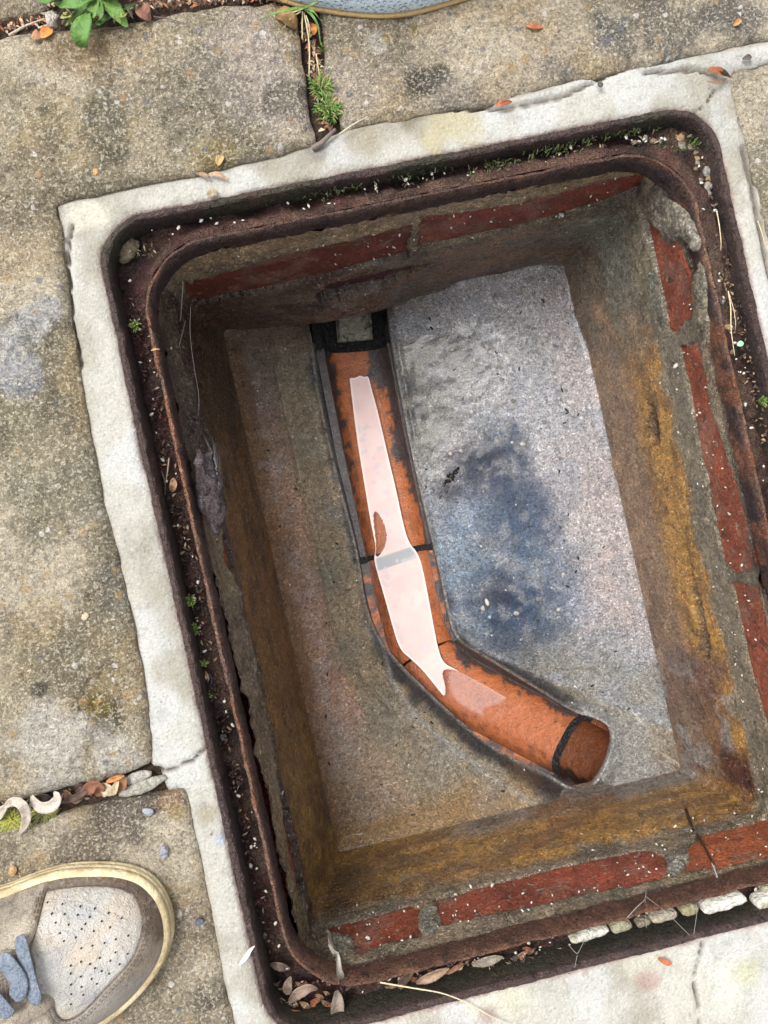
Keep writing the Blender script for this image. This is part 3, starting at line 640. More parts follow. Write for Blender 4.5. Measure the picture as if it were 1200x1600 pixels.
BENCH_PATCH = [ (790, 1000, .030, (.07, .10, .15), .9), (730, 980, .020, (.09, .11, .13), .9), (860, 985, .028, (.10, .14, .19), .8), (735, 880, .030, (.12, .17, .22), .8), (705, 770, .014, (.03, .035, .05), .9), (655, 640, .012, (.025, .03, .04), .95), (720, 1010, .010, (.03, .03, .035), .8), (790, 690, .03, (.06, .09, .14), .9), (880, 860, .035, (.12, .17, .24), .7), # photo point, radius (m), colour, strength of each soft colour patch
 # right benching
 (840, 640, .075, (.43, .43, .45), .75), (900, 800, .05, (.46, .40, .38), .8), (960, 900, .045, (.45, .38, .35), .8), (1000, 960, .035, (.42, .36, .33), .8), (790, 560, .06, (.37, .38, .40), .7), (850, 520, .04, (.44, .40, .40), .7), (700, 640, .04, (.20, .19, .16), .8), (660, 560, .03, (.17, .155, .12), .8),
 (720, 560, .035, (.19, .18, .155), .7), (770, 745, .045, (.035, .06, .12), 1.), (810, 800, .048, (.05, .09, .17), 1.), (815, 880, .050, (.07, .12, .20), 1.), (740, 730, .03, (.03, .04, .07), .95), (870, 930, .035, (.13, .17, .24), .9), (740, 800, .025, (.30, .35, .42), .8), (775, 935, .034, (.012, .024, .055), 1.), (820, 960, .040, (.04, .075, .15), .97), (770, 720, .022, (.06, .075, .12), .9),
 (700, 850, .025, (.30, .34, .38), .8), (720, 900, .02, (.33, .38, .44), .7), (760, 850, .014, (.26, .22, .17), .7), (715, 700, .018, (.30, .17, .15), .6), (700, 690, .03, (.24, .25, .25), .5), (900, 950, .03, (.26, .30, .37), .7), (880, 1010, .03, (.22, .22, .20), .8), (820, 1020, .03, (.14, .15, .155), .85), (930, 1060, .05, (.30, .295, .27), .8),
 (1000, 1080, .04, (.34, .32, .29), .7), (1000, 1160, .04, (.30, .30, .30), .8), (1020, 1220, .03, (.22, .21, .21), .8), (730, 985, .018, (.30, .32, .33), .8), (700, 940, .012, (.04, .045, .05), .8), (640, 600, .014, (.03, .035, .045), .9), (690, 760, .012, (.05, .055, .06), .8), (880, 430, .025, (.26, .24, .22), .8), (830, 440, .02, (.38, .36, .33), .7),
 (810, 1090, .02, (.12, .11, .09), .6), (900, 1090, .02, (.20, .19, .15), .7),
 # left benching
 (390, 560, .03, (.10, .085, .075), .8), (370, 640, .022, (.14, .11, .10), .8), (430, 700, .03, (.22, .13, .07), .8), (440, 820, .03, (.26, .16, .10), .8), (410, 780, .014, (.24, .23, .24), .7), (440, 870, .02, (.25, .21, .20), .7), (460, 960, .035, (.24, .17, .14), .8), (480, 1090, .035, (.24, .16, .13), .8), (500, 1180, .04, (.24, .17, .145), .8),
 (540, 1260, .03, (.20, .13, .09), .8), (520, 1130, .015, (.28, .27, .25), .5), (440, 590, .03, (.15, .13, .095), .8), (490, 700, .025, (.14, .125, .09), .85), (520, 800, .02, (.13, .125, .11), .8), (515, 900, .025, (.12, .11, .08), .85), (540, 1020, .025, (.13, .12, .09), .85), (600, 1130, .035, (.16, .145, .11), .85), (680, 1200, .04, (.17, .15, .115), .8),
 (650, 1100, .016, (.06, .06, .055), .9), (620, 1060, .012, (.05, .05, .048), .8), (700, 1180, .018, (.24, .25, .25), .7), (640, 1120, .010, (.30, .30, .29), .7), (760, 1240, .03, (.20, .20, .195), .8), (850, 1240, .02, (.10, .105, .11), .8), (560, 1320, .02, (.07, .05, .04), .8), (640, 1290, .04, (.20, .16, .12), .7), (750, 1280, .03, (.14, .12, .115), .8), (870, 1260, .03, (.13, .12, .125), .8), (520, 745, .008, (.07, .085, .10), .7)]
def bench():
    rr = sdrr(.2145, .312, .02)
    def f(x, y): return np.minimum(rr(x, y), -CHS(x, y))
    SP = [(U(u, v, -.262), r, c, a) for u, v, r, c, a in sorted(BENCH_PATCH, key=lambda q: -max(q[3]))]
    def colf(x, y, s):
        xa = np.interp(y, [-.32, -.20, -.12, -.05, .28], [.30, .12, .005, -.045, -.065]); left = ss(.006, -.006, x - xa)
        n1 = fb(x, y, 1, 34, 5); n2 = fb(x, y, 7, 90, 4); n3 = fb(x * 3, y * .5, 5, 26, 4); d0 = -CHS(x, y)
        cR = np.tile(np.array((.46, .44, .46)), (len(x), 1)); cR = mixc(cR, (.66, .57, .56), .8 * ss(.08, .16, x + .04 * (n1 - .5)) * ss(-.2, -.1, y)); cR = mixc(cR, (.17, .25, .36), .85 * ss(.14, .07, x + .08 * (n1 - .5)) * ss(.10, .02, y) * ss(-.16, -.08, y)); cR = mixc(cR, (.26, .25, .20), .8 * ss(.05, .0, x + .05 * (n1 - .5)) * ss(.06, .14, y)); cR = mixc(cR, (.33, .31, .26), .8 * ss(-.12, -.17, y + .04 * (n1 - .5)))
        cR = mixc(cR, (.34, .39, .48), .55 * ss(.50, .60, n1)); cR = mixc(cR, (.62, .60, .62), .5 * ss(.52, .62, fb(x, y, 21, 20, 4)))
        dw = x + .2; u = dw / (dw + np.maximum(d0, .001))
        cL = np.tile(np.array((.50, .31, .21)), (len(x), 1)); cL = mixc(cL, (.24, .17, .135), .85 * ss(.08, .18, y)); cL = mixc(cL, (.55, .46, .43), .5 * ss(.54, .62, n2) * ss(.5, .3, u)); cL = mixc(cL, (.33, .26, .165), .9 * ss(.44, .54, u + .05 * (n1 - .5))); cL = mixc(cL, (.21, .17, .11), .55 * ss(.46, .6, n3) * ss(.5, .6, u)); cL = mixc(cL, (.24, .25, .25), .6 * ss(.86, .94, u) * ss(.45, .6, n1)); cL = mixc(cL, (.42, .34, .24), .6 * ss(-.15, -.2, y)); cL = mixc(cL, (.30, .20, .09), .5 * ss(-.26, -.29, y))
        c = cR * (1 - left[:, None]) + cL * left[:, None]
        NV = [fb(x + 3.1 * q, y - 1.7 * q, 2 + q, 30, 5) for q in range(7)]
        for q_, (p, r, cc, a) in enumerate(SP):
            d = np.hypot(x - p[0], y - p[1]) / r + (NV[q_ % 7] - .5) * (1.5 if max(cc) > .2 else 1.1) + (n2 - .5) * .9
            cc = np.array(cc); dk_ = max(cc) < .20; cc = cc * (1.5 if max(cc) > .2 and p[0] > 0 else 1.9 if p[0] < 0 and max(cc) > .08 else 1.0)
            c = mixc(c, cc, a * (.85 if dk_ else .55) * ss(1.4, .1, d))
        OBL = U2([(596, 1000), (612, 1064), (648, 1118), (700, 1165), (765, 1212), (840, 1250), (900, 1262)], -.275); od = dline(OBL, x, y)
        d = -CHS(x, y)
        c = mixc(c, (.028, .028, .030), .92 * left * ss(.020, .010, d + .010 * (n2 - .5)) * ss(-.085, -.105, y)); c = mixc(c, (.42, .42, .40), .6 * left * ss(.0045, .001, od + .004 * (n2 - .5)))
        oc = U(925, 1180, -.28); c = mixc(c, (.42, .41, .39), .7 * ss(.075, .05, np.hypot(x - oc[0], y - oc[1]) + .02 * (n1 - .5)) * ss(-.27, -.25, y * 1.0 - .0 + .05 * (x > oc[0]))); c = mixc(c, (.035, .035, .038), .9 * ss(.045, .075, np.hypot(x - oc[0], y - oc[1])) * (.55 + .45 * left) * ss(.014, .0, d + .014 * (n2 - .5)) * ss(.35, .55, n1))
        c = mixc(c, (.50, .47, .43), .8 * ss(.0032, .0016, d) * ss(.35, .5, n2 + .1))
        c = mixc(c, (.42, .42, .41), .35 * ss(.58, .66, n2) * (1 - left))
        c = mixc(c, (.26, .135, .05), .75 * ss(.030, .0, x + .2 + .03 * (n1 - .5)) * (x < -.1)); c = mixc(c, (.40, .235, .09), .85 * ss(.045, .004, y + .298 + .06 * (n1 - .5)) * ss(.06, -.06, x)); c = mixc(c, (.22, .15, .11), .7 * ss(.03, .0, .29 - y + .04 * (n1 - .5)) * ss(.1, -.05, x)); c = mixc(c, (.10, .07, .045), .2 * ss(.005, 0, np.minimum(.2 - np.abs(x), .298 - np.abs(y)) + .004 * (n2 - .5)))
        return c
    return relief('benching', f, (-.216, .216, -.314, .314), .0018, lambda x, y, s: bench_h(x, y), lambda x, y: bench_h(x, y) - .006 - .003 * ss(.085, .06, np.hypot(x - U(935, 1180, -.27)[0], y - U(935, 1180, -.27)[1])), M['bench'], CH, colf, skcol=(.14, .135, .13))
bench()
# cheeks: the trowelled sides that drop from the benching to the clay
ZC = -.290    # height of the pipe axis
RAD = .0405
AX = [(538, 380), (549, 480), (556, 556), (584, 700), (619, 862), (630, 920), (648, 990), (668, 1028), (706, 1062), (760, 1092), (884, 1158), (990, 1214), (1080, 1262)]
AXW = U2(AX, -.322)
def axpts(i0, t0, i1, t1, step=.004):
    P = [AXW[i0] * (1 - t0) + AXW[i0 + 1] * t0] + [AXW[k] for k in range(i0 + 1, i1 + 1)] + [AXW[i1] * (1 - t1) + AXW[min(i1 + 1, len(AXW) - 1)] * t1]
    P = np.array(P); L = np.concatenate([[0], np.cumsum(np.hypot(*np.diff(P, axis=0).T))]); n = max(2, int(L[-1] / step))
    s = np.linspace(0, L[-1], n); return np.column_stack([np.interp(s, L, P[:, 0]), np.interp(s, L, P[:, 1])])
def sup(a, q):
    sa, ca = math.sin(a), math.cos(a); k = (abs(sa) ** q + abs(ca) ** q) ** (-1 / q)
    return sa * k * (1 if q < 2.1 else .93), ca * k * (1 if q < 2.1 else .93)
def halfpipe(name, A, rad, a0, a1, m, colf, thick=.010, nang=30, zc=ZC, drop=0, sq=2.9):
    zc = zc - drop * np.linspace(0, 1, len(A))
    T = np.gradient(A, axis=0); T /= np.linalg.norm(T, axis=1)[:, None]; N = np.column_stack([T[:, 1], -T[:, 0]])  # to the right of flow
    ang = np.radians(np.linspace(a0, a1, nang)); k = len(A); V = []; 
    for i in range(k):
        for a in ang: sa, ca = sup(a, sq); V.append((A[i, 0] + N[i, 0] * rad * sa, A[i, 1] + N[i, 1] * rad * sa, zc[i] - rad * ca))
    V = np.array(V); na = nang
    ii, jj = np.meshgrid(np.arange(k - 1), np.arange(na - 1), indexing='ij'); ii = ii.ravel(); jj = jj.ravel()
    F = np.stack([ii * na + jj, (ii + 1) * na + jj, (ii + 1) * na + jj + 1, ii * na + jj + 1], 1)
    An = np.tile(np.degrees(ang), k)
    # outer skin and end rings give it its wall thickness
    V2 = []
    for i in range(k):
        for a in ang: sa, ca = sup(a, sq); V2.append((A[i, 0] + N[i, 0] * (rad + thick) * sa, A[i, 1] + N[i, 1] * (rad + thick) * sa, zc[i] - (rad + thick) * ca))
    n0 = len(V); V = np.concatenate([V, V2]); F2 = F[:, ::-1] + n0
    E = []
    for j in range(na - 1):
        E.append((j, j + 1, n0 + j + 1, n0 + j)); e = (k - 1) * na; E.append((e + j + 1, e + j, n0 + e + j, n0 + e + j + 1))
    if a1 - a0 < 359:
        for i in range(k - 1):
            E.append((i * na, n0 + i * na, n0 + (i + 1) * na, (i + 1) * na)); q = na - 1; E.append((i * na + q, (i + 1) * na + q, n0 + (i + 1) * na + q, n0 + i * na + q))
    F = np.concatenate([F, F2, np.array(E)])
    c = colf(V, np.tile(An, 2))
    return sharp(mk(name, V, F, m, CH, c))
OR_ = (.38, .120, .043)
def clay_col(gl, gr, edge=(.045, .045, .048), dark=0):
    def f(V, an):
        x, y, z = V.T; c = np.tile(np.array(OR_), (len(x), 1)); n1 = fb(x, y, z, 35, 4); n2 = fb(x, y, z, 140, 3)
        c = mixc(c, (.11, .035, .015), dark); c = mixc(c, (.36, .12, .05), .5 * (1 - dark) * ss(.45, .6, n1)); c = mixc(c, (.17, .068, .032), .75 * ss(30, 40, an) * ss(.4, .6, n2))  # the darker strip paints the shaded right side wall
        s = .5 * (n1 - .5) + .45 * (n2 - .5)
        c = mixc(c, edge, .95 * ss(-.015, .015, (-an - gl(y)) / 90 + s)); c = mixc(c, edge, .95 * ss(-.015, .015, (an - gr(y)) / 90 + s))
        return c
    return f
up = axpts(1, .90, 3, .985); 
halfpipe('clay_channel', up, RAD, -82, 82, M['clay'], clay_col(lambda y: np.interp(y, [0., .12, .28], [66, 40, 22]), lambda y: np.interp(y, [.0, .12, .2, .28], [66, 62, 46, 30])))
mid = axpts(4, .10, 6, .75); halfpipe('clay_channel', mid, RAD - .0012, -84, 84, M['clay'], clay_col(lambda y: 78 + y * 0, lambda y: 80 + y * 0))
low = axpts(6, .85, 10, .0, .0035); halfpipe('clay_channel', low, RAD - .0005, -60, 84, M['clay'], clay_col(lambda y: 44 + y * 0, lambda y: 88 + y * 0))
halfpipe('pipe_joint', axpts(3, .975, 4, .115), RAD + .0006, -84, 84, M['bitumen'], lambda V, a: None, thick=.008)
halfpipe('pipe_joint', axpts(9, .955, 10, .045, .003), RAD - .0014, -88, 88, M['bitumen'], lambda V, a: None, thick=.008)
halfpipe('outlet_pipe', axpts(10, .03, 11, 1.0, .005), RAD - .001, -86, 86, M['clay'], clay_col(lambda y: 999 + y * 0, lambda y: 46 + y * 0, (.02, .015, .013), .9), nang=34, drop=.030)  # shade inside the outlet painted in as darker clay
halfpipe('inlet_pipe', axpts(0, .0, 1, .93, .005), RAD + .003, -84, 84, M['bitumen'], lambda V, a: None, nang=30)
# pale collar of the incoming pipe, seen in the dark mouth
halfpipe('pipe_collar', axpts(1, .0, 1, .70, .003), RAD - .012, -40, 36, M['collar'], lambda V, a: None, thick=.006, zc=ZC - .002)
def cheek():
    P = CHP; n = len(P); c = P.mean(0); V = []; C = []
    L = np.array([dline(AXW, np.array([p[0]]), np.array([p[1]]))[0] for p in P])
    foot = []
    for p in P:   # foot point on the pipe wall
        q = None; best = 9
        for k in range(1, len(AXW)):
            a, b = AXW[k - 1], AXW[k]; e = b - a; t = np.clip((p - a) @ e / (e @ e), 0, 1); w = a + t * e; d = np.linalg.norm(p - w)
            if d < best: best = d; q = w
        foot.append(q + (p - q) / max(best, 1e-6) * min(best * .985, RAD * .93))
    foot = np.array(foot); top = np.column_stack([P, bench_h(P[:, 0], P[:, 1]) - .0015])
    rings = []
    for t in np.linspace(0, 1, 9):
        xy = P * (1 - t) + foot * t; z = top[:, 2] * (1 - t) + (ZC - .016) * t - .003 * math.sin(t * math.pi)
        r = np.column_stack([xy, z]); r[:, :2] += .0016 * (fb(xy[:, 0], xy[:, 1], z, 90, 3) - .5)[:, None]; rings.append(r)
    V, F = loft(rings); x, y, z = V.T
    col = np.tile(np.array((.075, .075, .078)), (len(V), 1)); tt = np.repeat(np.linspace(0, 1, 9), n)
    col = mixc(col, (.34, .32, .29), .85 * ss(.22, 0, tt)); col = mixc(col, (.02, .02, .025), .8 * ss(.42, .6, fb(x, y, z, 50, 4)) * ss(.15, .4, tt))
    keepy = (np.arange(n) >= 0)
    ok = [(P[i, 1] < .285) and (P[(i + 1) % n, 1] < .285) and not (U(880, 1170, ZR)[0] < P[i, 0] and P[i, 1] < U(910, 1125, ZR)[1]) for i in range(n)]
    F = F[np.array([ok[f % n] for f in range(len(F))])]
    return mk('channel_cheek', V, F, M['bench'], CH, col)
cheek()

# --- dabs of mortar smeared over the bricks in the top right corner
for k, (sd_n, px, hgt, c) in enumerate([
    ('right', [(1003, 292), (1016, 276), (1036, 282), (1052, 300), (1066, 322), (1084, 352), (1092, 392), (1084, 396), (1072, 366), (1056, 380), (1042, 378), (1036, 362), (1020, 352), (1010, 334), (1002, 318)], .010, (.34, .30, .235)),
    ('right', [(962, 322), (984, 306), (1000, 312), (1014, 352), (1024, 400), (1034, 452), (1044, 500), (1040, 520), (1024, 480), (1008, 430), (998, 396), (984, 380), (974, 392), (968, 360)], .0085, (.26, .255, .205)),
    ('top', [(846, 352), (862, 344), (900, 338), (942, 334), (960, 344), (930, 354), (890, 360), (862, 372), (852, 364)], .0075, (.30, .29, .26)),
    ('bottom', [(1040, 1344), (1056, 1326), (1072, 1322), (1078, 1340), (1070, 1362), (1052, 1372), (1042, 1366)], .006, (.34, .32, .27)),
    ('bottom', [(654, 1424), (672, 1412), (684, 1420), (692, 1444), (674, 1462), (656, 1460)], .006, (.30, .28, .22)),
    ('bottom', [(506, 1460), (540, 1462), (558, 1470), (552, 1492), (530, 1510), (506, 1500), (496, 1478)], .006, (.38, .34, .26)),
    ('right', [(1090, 398), (1100, 430), (1104, 480), (1112, 540), (1102, 544), (1092, 500), (1086, 450)], .005, (.33, .28, .20)),
    ('left', [(300, 640), (312, 632), (322, 660), (330, 700), (322, 712), (308, 690)], .007, (.20, .15, .09))]):
    P = wall2(sd_n, px); f0 = sdpoly(smooth_poly(P, 1)); lo, hi = P.min(0) - .003, P.max(0) + .003
    relief('mortar_dab', lambda a, b, f0=f0, k=k: f0(a, b) + .0022 * (fb(a, b, k, 120, 3) - .5) * 2, (lo[0], hi[0], lo[1], hi[1]), .0014,
           lambda a, b, sv, k=k, hgt=hgt: hgt * .40 * ss(-.001, .003, sv) + .25 * hgt * ss(0, .012, sv) + .007 * (fb(a, b, k + 2., 110, 5) - .5) + .0045 * (fb(a, b, k + 5., 300, 2) - .5), .012, M['render'], CH,
           lambda a, b, sv, c=c, k=k: mixc(np.tile(np.array(c), (len(a), 1)), np.array(c) * .55, .7 * ss(.48, .62, fb(a, b, k + 7., 70, 3))), wall_map(sd_n, .0))
# --- aggregate showing through the benching, and dark crumbs
g = MB(); ra = np.random.RandomState(11)
for k in range(190):
    u, v = [(ra.normal(850, 34), ra.normal(432, 14)), (ra.normal(830, 60), ra.normal(530, 50)), (ra.normal(760, 70), ra.normal(600, 50)), (ra.uniform(660, 1020), ra.uniform(460, 1160))][k % 4]
    p = U(u, v, -.256)
    if CHS(p[:1], p[1:2])[0] > -.006 or p[1] > .287 or p[0] > .193: continue
    z = float(bench_h(p[:1], p[1:2])[0]); r = ra.uniform(.0012, .0034); c = [(.46, .44, .42), (.34, .31, .26), (.52, .47, .43), (.24, .22, .20)][ra.randint(4)]
    V, F = rock((p[0], p[1], z - r * .25), r, k, (1.2, .9, .55), .35, k, 7); g.add(V, F, c)
for k in range(110):
    x_, y_ = ra.uniform(-.19, .19), ra.uniform(-.285, .27)
    if CHS(np.array([x_]), np.array([y_]))[0] > -.005: continue
    r = ra.uniform(.0007, .0020); V, F = rock((x_, y_, float(bench_h(np.array([x_]), np.array([y_]))[0])), r, k, (1.6, .7, .5), .6, k, 5); g.add(V, F, (.03, .025, .022))
tag(g.build('exposed_aggregate', M['stone'], CH), kind='stuff')

# --- standing water in the channel, the bright sky reflection painted into its colour
def water():
    px = [(546, 590), (547, 597), (552, 640), (560, 700), (570, 760), (580, 820), (588, 856), (584, 872), (588, 890), (600, 930), (612, 974), (624, 1014), (640, 1028), (658, 1044), (676, 1066), (692, 1086), (705, 1103),
          (730, 1126), (790, 1160), (860, 1178), (880, 1150), (850, 1122), (800, 1095), (750, 1066), (712, 1046), (692, 1036), (684, 1012), (676, 970), (665, 910), (655, 866), (638, 848), (628, 810), (620, 770), (608, 720), (598, 676), (588, 634), (580, 606), (577, 592), (574, 587), (570, 590), (562, 586), (556, 591)]
    zw = -.3195; P = smooth_poly(U2(px, zw), 2); f = sdpoly(P)
    sky_reflect = sdpoly(smooth_poly(U2([(540, 570), (552, 700), (575, 820), (580, 880), (600, 950), (622, 1020), (660, 1052), (694, 1092), (697, 1076), (690, 1052), (696, 1044), (726, 1050), (770, 1070), (790, 1082), (740, 1056), (700, 1036), (692, 1010), (680, 940), (670, 860), (640, 800), (600, 640), (590, 570)], zw), 2))
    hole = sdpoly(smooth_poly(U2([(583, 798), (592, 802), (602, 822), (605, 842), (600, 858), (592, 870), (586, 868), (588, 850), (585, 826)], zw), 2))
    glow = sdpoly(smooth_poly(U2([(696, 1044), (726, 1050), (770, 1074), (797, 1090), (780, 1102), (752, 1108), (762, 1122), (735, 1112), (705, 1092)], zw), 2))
    def colf(x, y, s):
        n1 = fb(x, y, 3, 40, 3); a = ss(-.0005, .0005, sky_reflect(x, y)) * .80
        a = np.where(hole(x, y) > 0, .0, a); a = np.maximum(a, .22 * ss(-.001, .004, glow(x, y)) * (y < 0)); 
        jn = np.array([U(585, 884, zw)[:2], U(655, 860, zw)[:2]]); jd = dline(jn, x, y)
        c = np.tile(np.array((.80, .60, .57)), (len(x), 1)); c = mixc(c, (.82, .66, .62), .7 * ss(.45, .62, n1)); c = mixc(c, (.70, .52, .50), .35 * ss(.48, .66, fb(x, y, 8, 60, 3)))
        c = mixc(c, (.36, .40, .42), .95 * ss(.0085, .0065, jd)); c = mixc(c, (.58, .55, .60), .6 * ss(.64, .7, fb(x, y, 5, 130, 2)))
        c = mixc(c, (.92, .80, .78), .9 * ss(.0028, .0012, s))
        return np.column_stack([c, a])
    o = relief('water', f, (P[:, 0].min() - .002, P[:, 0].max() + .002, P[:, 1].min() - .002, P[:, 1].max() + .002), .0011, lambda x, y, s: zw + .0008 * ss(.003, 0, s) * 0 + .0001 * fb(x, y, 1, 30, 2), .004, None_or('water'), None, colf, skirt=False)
    return tag(o, kind='structure')
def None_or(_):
    m = bpy.data.materials.new('water_painted_sky'); m.use_nodes = True; n, l = m.node_tree.nodes, m.node_tree.links
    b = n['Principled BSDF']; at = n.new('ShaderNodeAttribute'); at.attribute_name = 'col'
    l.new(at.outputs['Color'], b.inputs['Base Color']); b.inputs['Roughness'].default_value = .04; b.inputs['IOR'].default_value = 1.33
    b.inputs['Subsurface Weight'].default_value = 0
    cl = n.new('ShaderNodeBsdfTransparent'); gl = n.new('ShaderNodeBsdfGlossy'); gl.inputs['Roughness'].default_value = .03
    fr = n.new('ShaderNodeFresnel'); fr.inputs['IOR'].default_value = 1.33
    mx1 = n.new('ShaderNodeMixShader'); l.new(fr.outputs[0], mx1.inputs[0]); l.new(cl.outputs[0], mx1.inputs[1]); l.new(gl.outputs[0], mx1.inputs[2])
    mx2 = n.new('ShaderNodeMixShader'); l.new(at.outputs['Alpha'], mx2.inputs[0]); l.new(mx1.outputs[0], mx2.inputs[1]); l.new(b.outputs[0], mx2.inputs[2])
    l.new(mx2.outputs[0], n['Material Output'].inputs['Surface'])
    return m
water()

# =================================================================== THE THINGS
def spline(px, zs, n=14):
    """smooth curve through photo points at given heights"""
    P = np.array([U(p[0], p[1], z) for p, z in zip(px, zs if hasattr(zs, '__len__') else [zs] * len(px))])
    L = np.concatenate([[0], np.cumsum(np.linalg.norm(np.diff(P, axis=0), axis=1))]); s = np.linspace(0, L[-1], n)
    Q = np.column_stack([np.interp(s, L, P[:, k]) for k in range(3)])
    for _ in range(2): Q[1:-1] = (Q[:-2] + 2 * Q[1:-1] + Q[2:]) / 4
    return Q
def leaf_geo(Q, w, fold=.25, curl=0., tip=.05, thick=.0003, up=(0, 0, 1), prof=None, twist=0., lobes=0):
    """a leaf blade with midrib fold along the curve Q, w = greatest half width"""
    k = len(Q); V = []; F = []; na = 7
    for i in range(k):
        t = i / (k - 1); T = Q[min(i + 1, k - 1)] - Q[max(i - 1, 0)]; T /= np.linalg.norm(T) + 1e-9
        a = np.cross(T, up); a /= np.linalg.norm(a) + 1e-9; b = np.cross(a, T)
        tw = twist * t; a, b = a * math.cos(tw) + b * math.sin(tw), b * math.cos(tw) - a * math.sin(tw)
        wd = w * ((math.sin(math.pi * min(1, t * .93 + .04))) ** .75 if prof is None else prof(t)) + w * tip * (1 - t)
        if lobes: wd *= 1 - .35 * abs(math.sin(t * lobes * math.pi))
        for j in range(na):
            u = -1 + 2 * j / (na - 1); V.append(Q[i] + a * u * wd + b * (abs(u) * fold * wd - curl * wd * u * u + .06 * wd * math.sin(i * 1.9 + j * 2.3)))
    n0 = len(V); V += [v - np.array(up) * thick for v in V]
    for i in range(k - 1):
        for j in range(na - 1):
            q = (i * na + j, i * na + j + 1, (i + 1) * na + j + 1, (i + 1) * na + j); F.append(q); F.append(tuple(n0 + x for x in q[::-1]))
    for i in range(k - 1):
        F.append((i * na, (i + 1) * na, n0 + (i + 1) * na, n0 + i * na)); q = na - 1; F.append((i * na + q, n0 + i * na + q, n0 + (i + 1) * na + q, (i + 1) * na + q))
    return V, F
def leafc(V, c, seed=0):
    V = np.array(V); C = np.tile(np.array(c, float), (len(V), 1)); x, y, z = V.T
    return mixc(C, np.array(c) * .45, .7 * ss(.48, .66, fb(x, y, z + seed, 130, 3)))
def leaf(name, px, zs, w, c, label, cat, group=None, n=14, **kw):
    V, F = leaf_geo(spline(px, zs, n), w, **kw)
    return tag(mk(name, V, F, M['attr'], None, leafc(V, c), origin='c'), label, cat, group)
TAN, BRN, RED, ORG, GRY = (.34, .25, .16), (.17, .095, .055), (.20, .07, .035), (.48, .18, .06), (.36, .32, .28)
# --- dry leaves in the open joint between the two left slabs
leaf('curled_leaf', [(8, 1262), (16, 1252), (30, 1249), (42, 1262), (44, 1282), (30, 1304)], [.004, .010, .014, .013, .010, .006], .0040, (.46, .40, .34), 'pale grey curled leaf shaped like a hook, tip lying on the lower left slab', 'leaf', fold=.5)
leaf('curled_leaf', [(50, 1243), (56, 1257), (72, 1263), (88, 1256), (92, 1242), (84, 1238)], [.008, .010, .010, .010, .010, .006], .0046, (.44, .38, .33), 'pale dry leaf rolled into a crescent in the slab joint, right of the hooked leaf', 'leaf', fold=.5)
leaf('curled_leaf', [(-8, 1282), (2, 1268), (12, 1256)], [.002, .006, .006], .0036, (.50, .44, .37), 'narrow whitish leaf end cut by the left edge of the photo in the joint', 'leaf', fold=.4)
leaf('dry_leaf', [(96, 1254), (118, 1246), (140, 1232), (152, 1224)], [-.002, .004, .004, 0], .0026, (.10, .06, .045), 'thin dark brown leaf stalk slanting across the slab joint', 'leaf', fold=.5)
leaf('dry_leaf', [(132, 1240), (140, 1230), (152, 1226), (158, 1234), (150, 1243)], [.0, .006, .008, .004, 0], .0050, (.20, .085, .05), 'crumpled red brown leaf in the middle of the slab joint', 'leaf', fold=.6)
leaf('dry_leaf', [(158, 1228), (168, 1232), (182, 1240)], [.001, .006, .003], .0045, (.42, .34, .24), 'torn cream leaf fragment standing in the slab joint near its right end', 'leaf', fold=.6)
leaf('dry_leaf', [(176, 1242), (181, 1228), (185, 1218)], [.001, .008, .006], .0028, (.46, .36, .22), 'upright straw coloured leaf sliver at right end of the slab joint', 'leaf', fold=.6)
leaf('dry_leaf', [(166, 1222), (180, 1216), (194, 1212)], [.006, .009, .009], .0022, (.42, .17, .06), 'orange brown leaf strip lying over the upper edge of the slab joint', 'leaf', fold=.3)
leaf('dry_leaf', [(186, 1234), (192, 1222), (196, 1214)], [.002, .005, .006], .0045, (.24, .12, .06), 'brown leaf scrap beside the cement sliver in the slab joint', 'leaf', fold=.5)
for k, (a, b, c) in enumerate([((100, 1238), (112, 1248), BRN), ((112, 1252), (132, 1246), (.2, .15, .11)), ((60, 1248), (80, 1246), (.05, .035, .03)), ((118, 1234), (134, 1228), (.07, .045, .035)), ((20, 1270), (40, 1262), (.09, .06, .045))]):
    leaf('leaf_litter', [a, ((a[0] + b[0]) / 2, (a[1] + b[1]) / 2 - 2), b], [-.004, .002, -.002], .0032, c, 'small dark broken leaf piece pressed down in the left slab joint', 'leaf', 'broken leaf pieces deep in the left slab joint', fold=.5, n=8)
V, F = rock(U(222, 1229, -.001), .0125, 3, (1.6, .42, .35), .25, math.radians(6), 9); tag(mk('cement_sliver', V, F, M['stone'], None, np.tile((.36, .34, .29), (len(V), 1)), origin='c'), 'long sliver of broken grey cement at the right end of the slab joint', 'cement piece')
V, F = rock(U(216, 1214, -.001), .008, 5, (1.6, .6, .4), .3, math.radians(10), 8); tag(mk('cement_chip', V, F, M['stone'], None, np.tile((.40, .38, .34), (len(V), 1)), origin='c'), 'flat cracked cement chip just above the long cement sliver', 'cement piece')

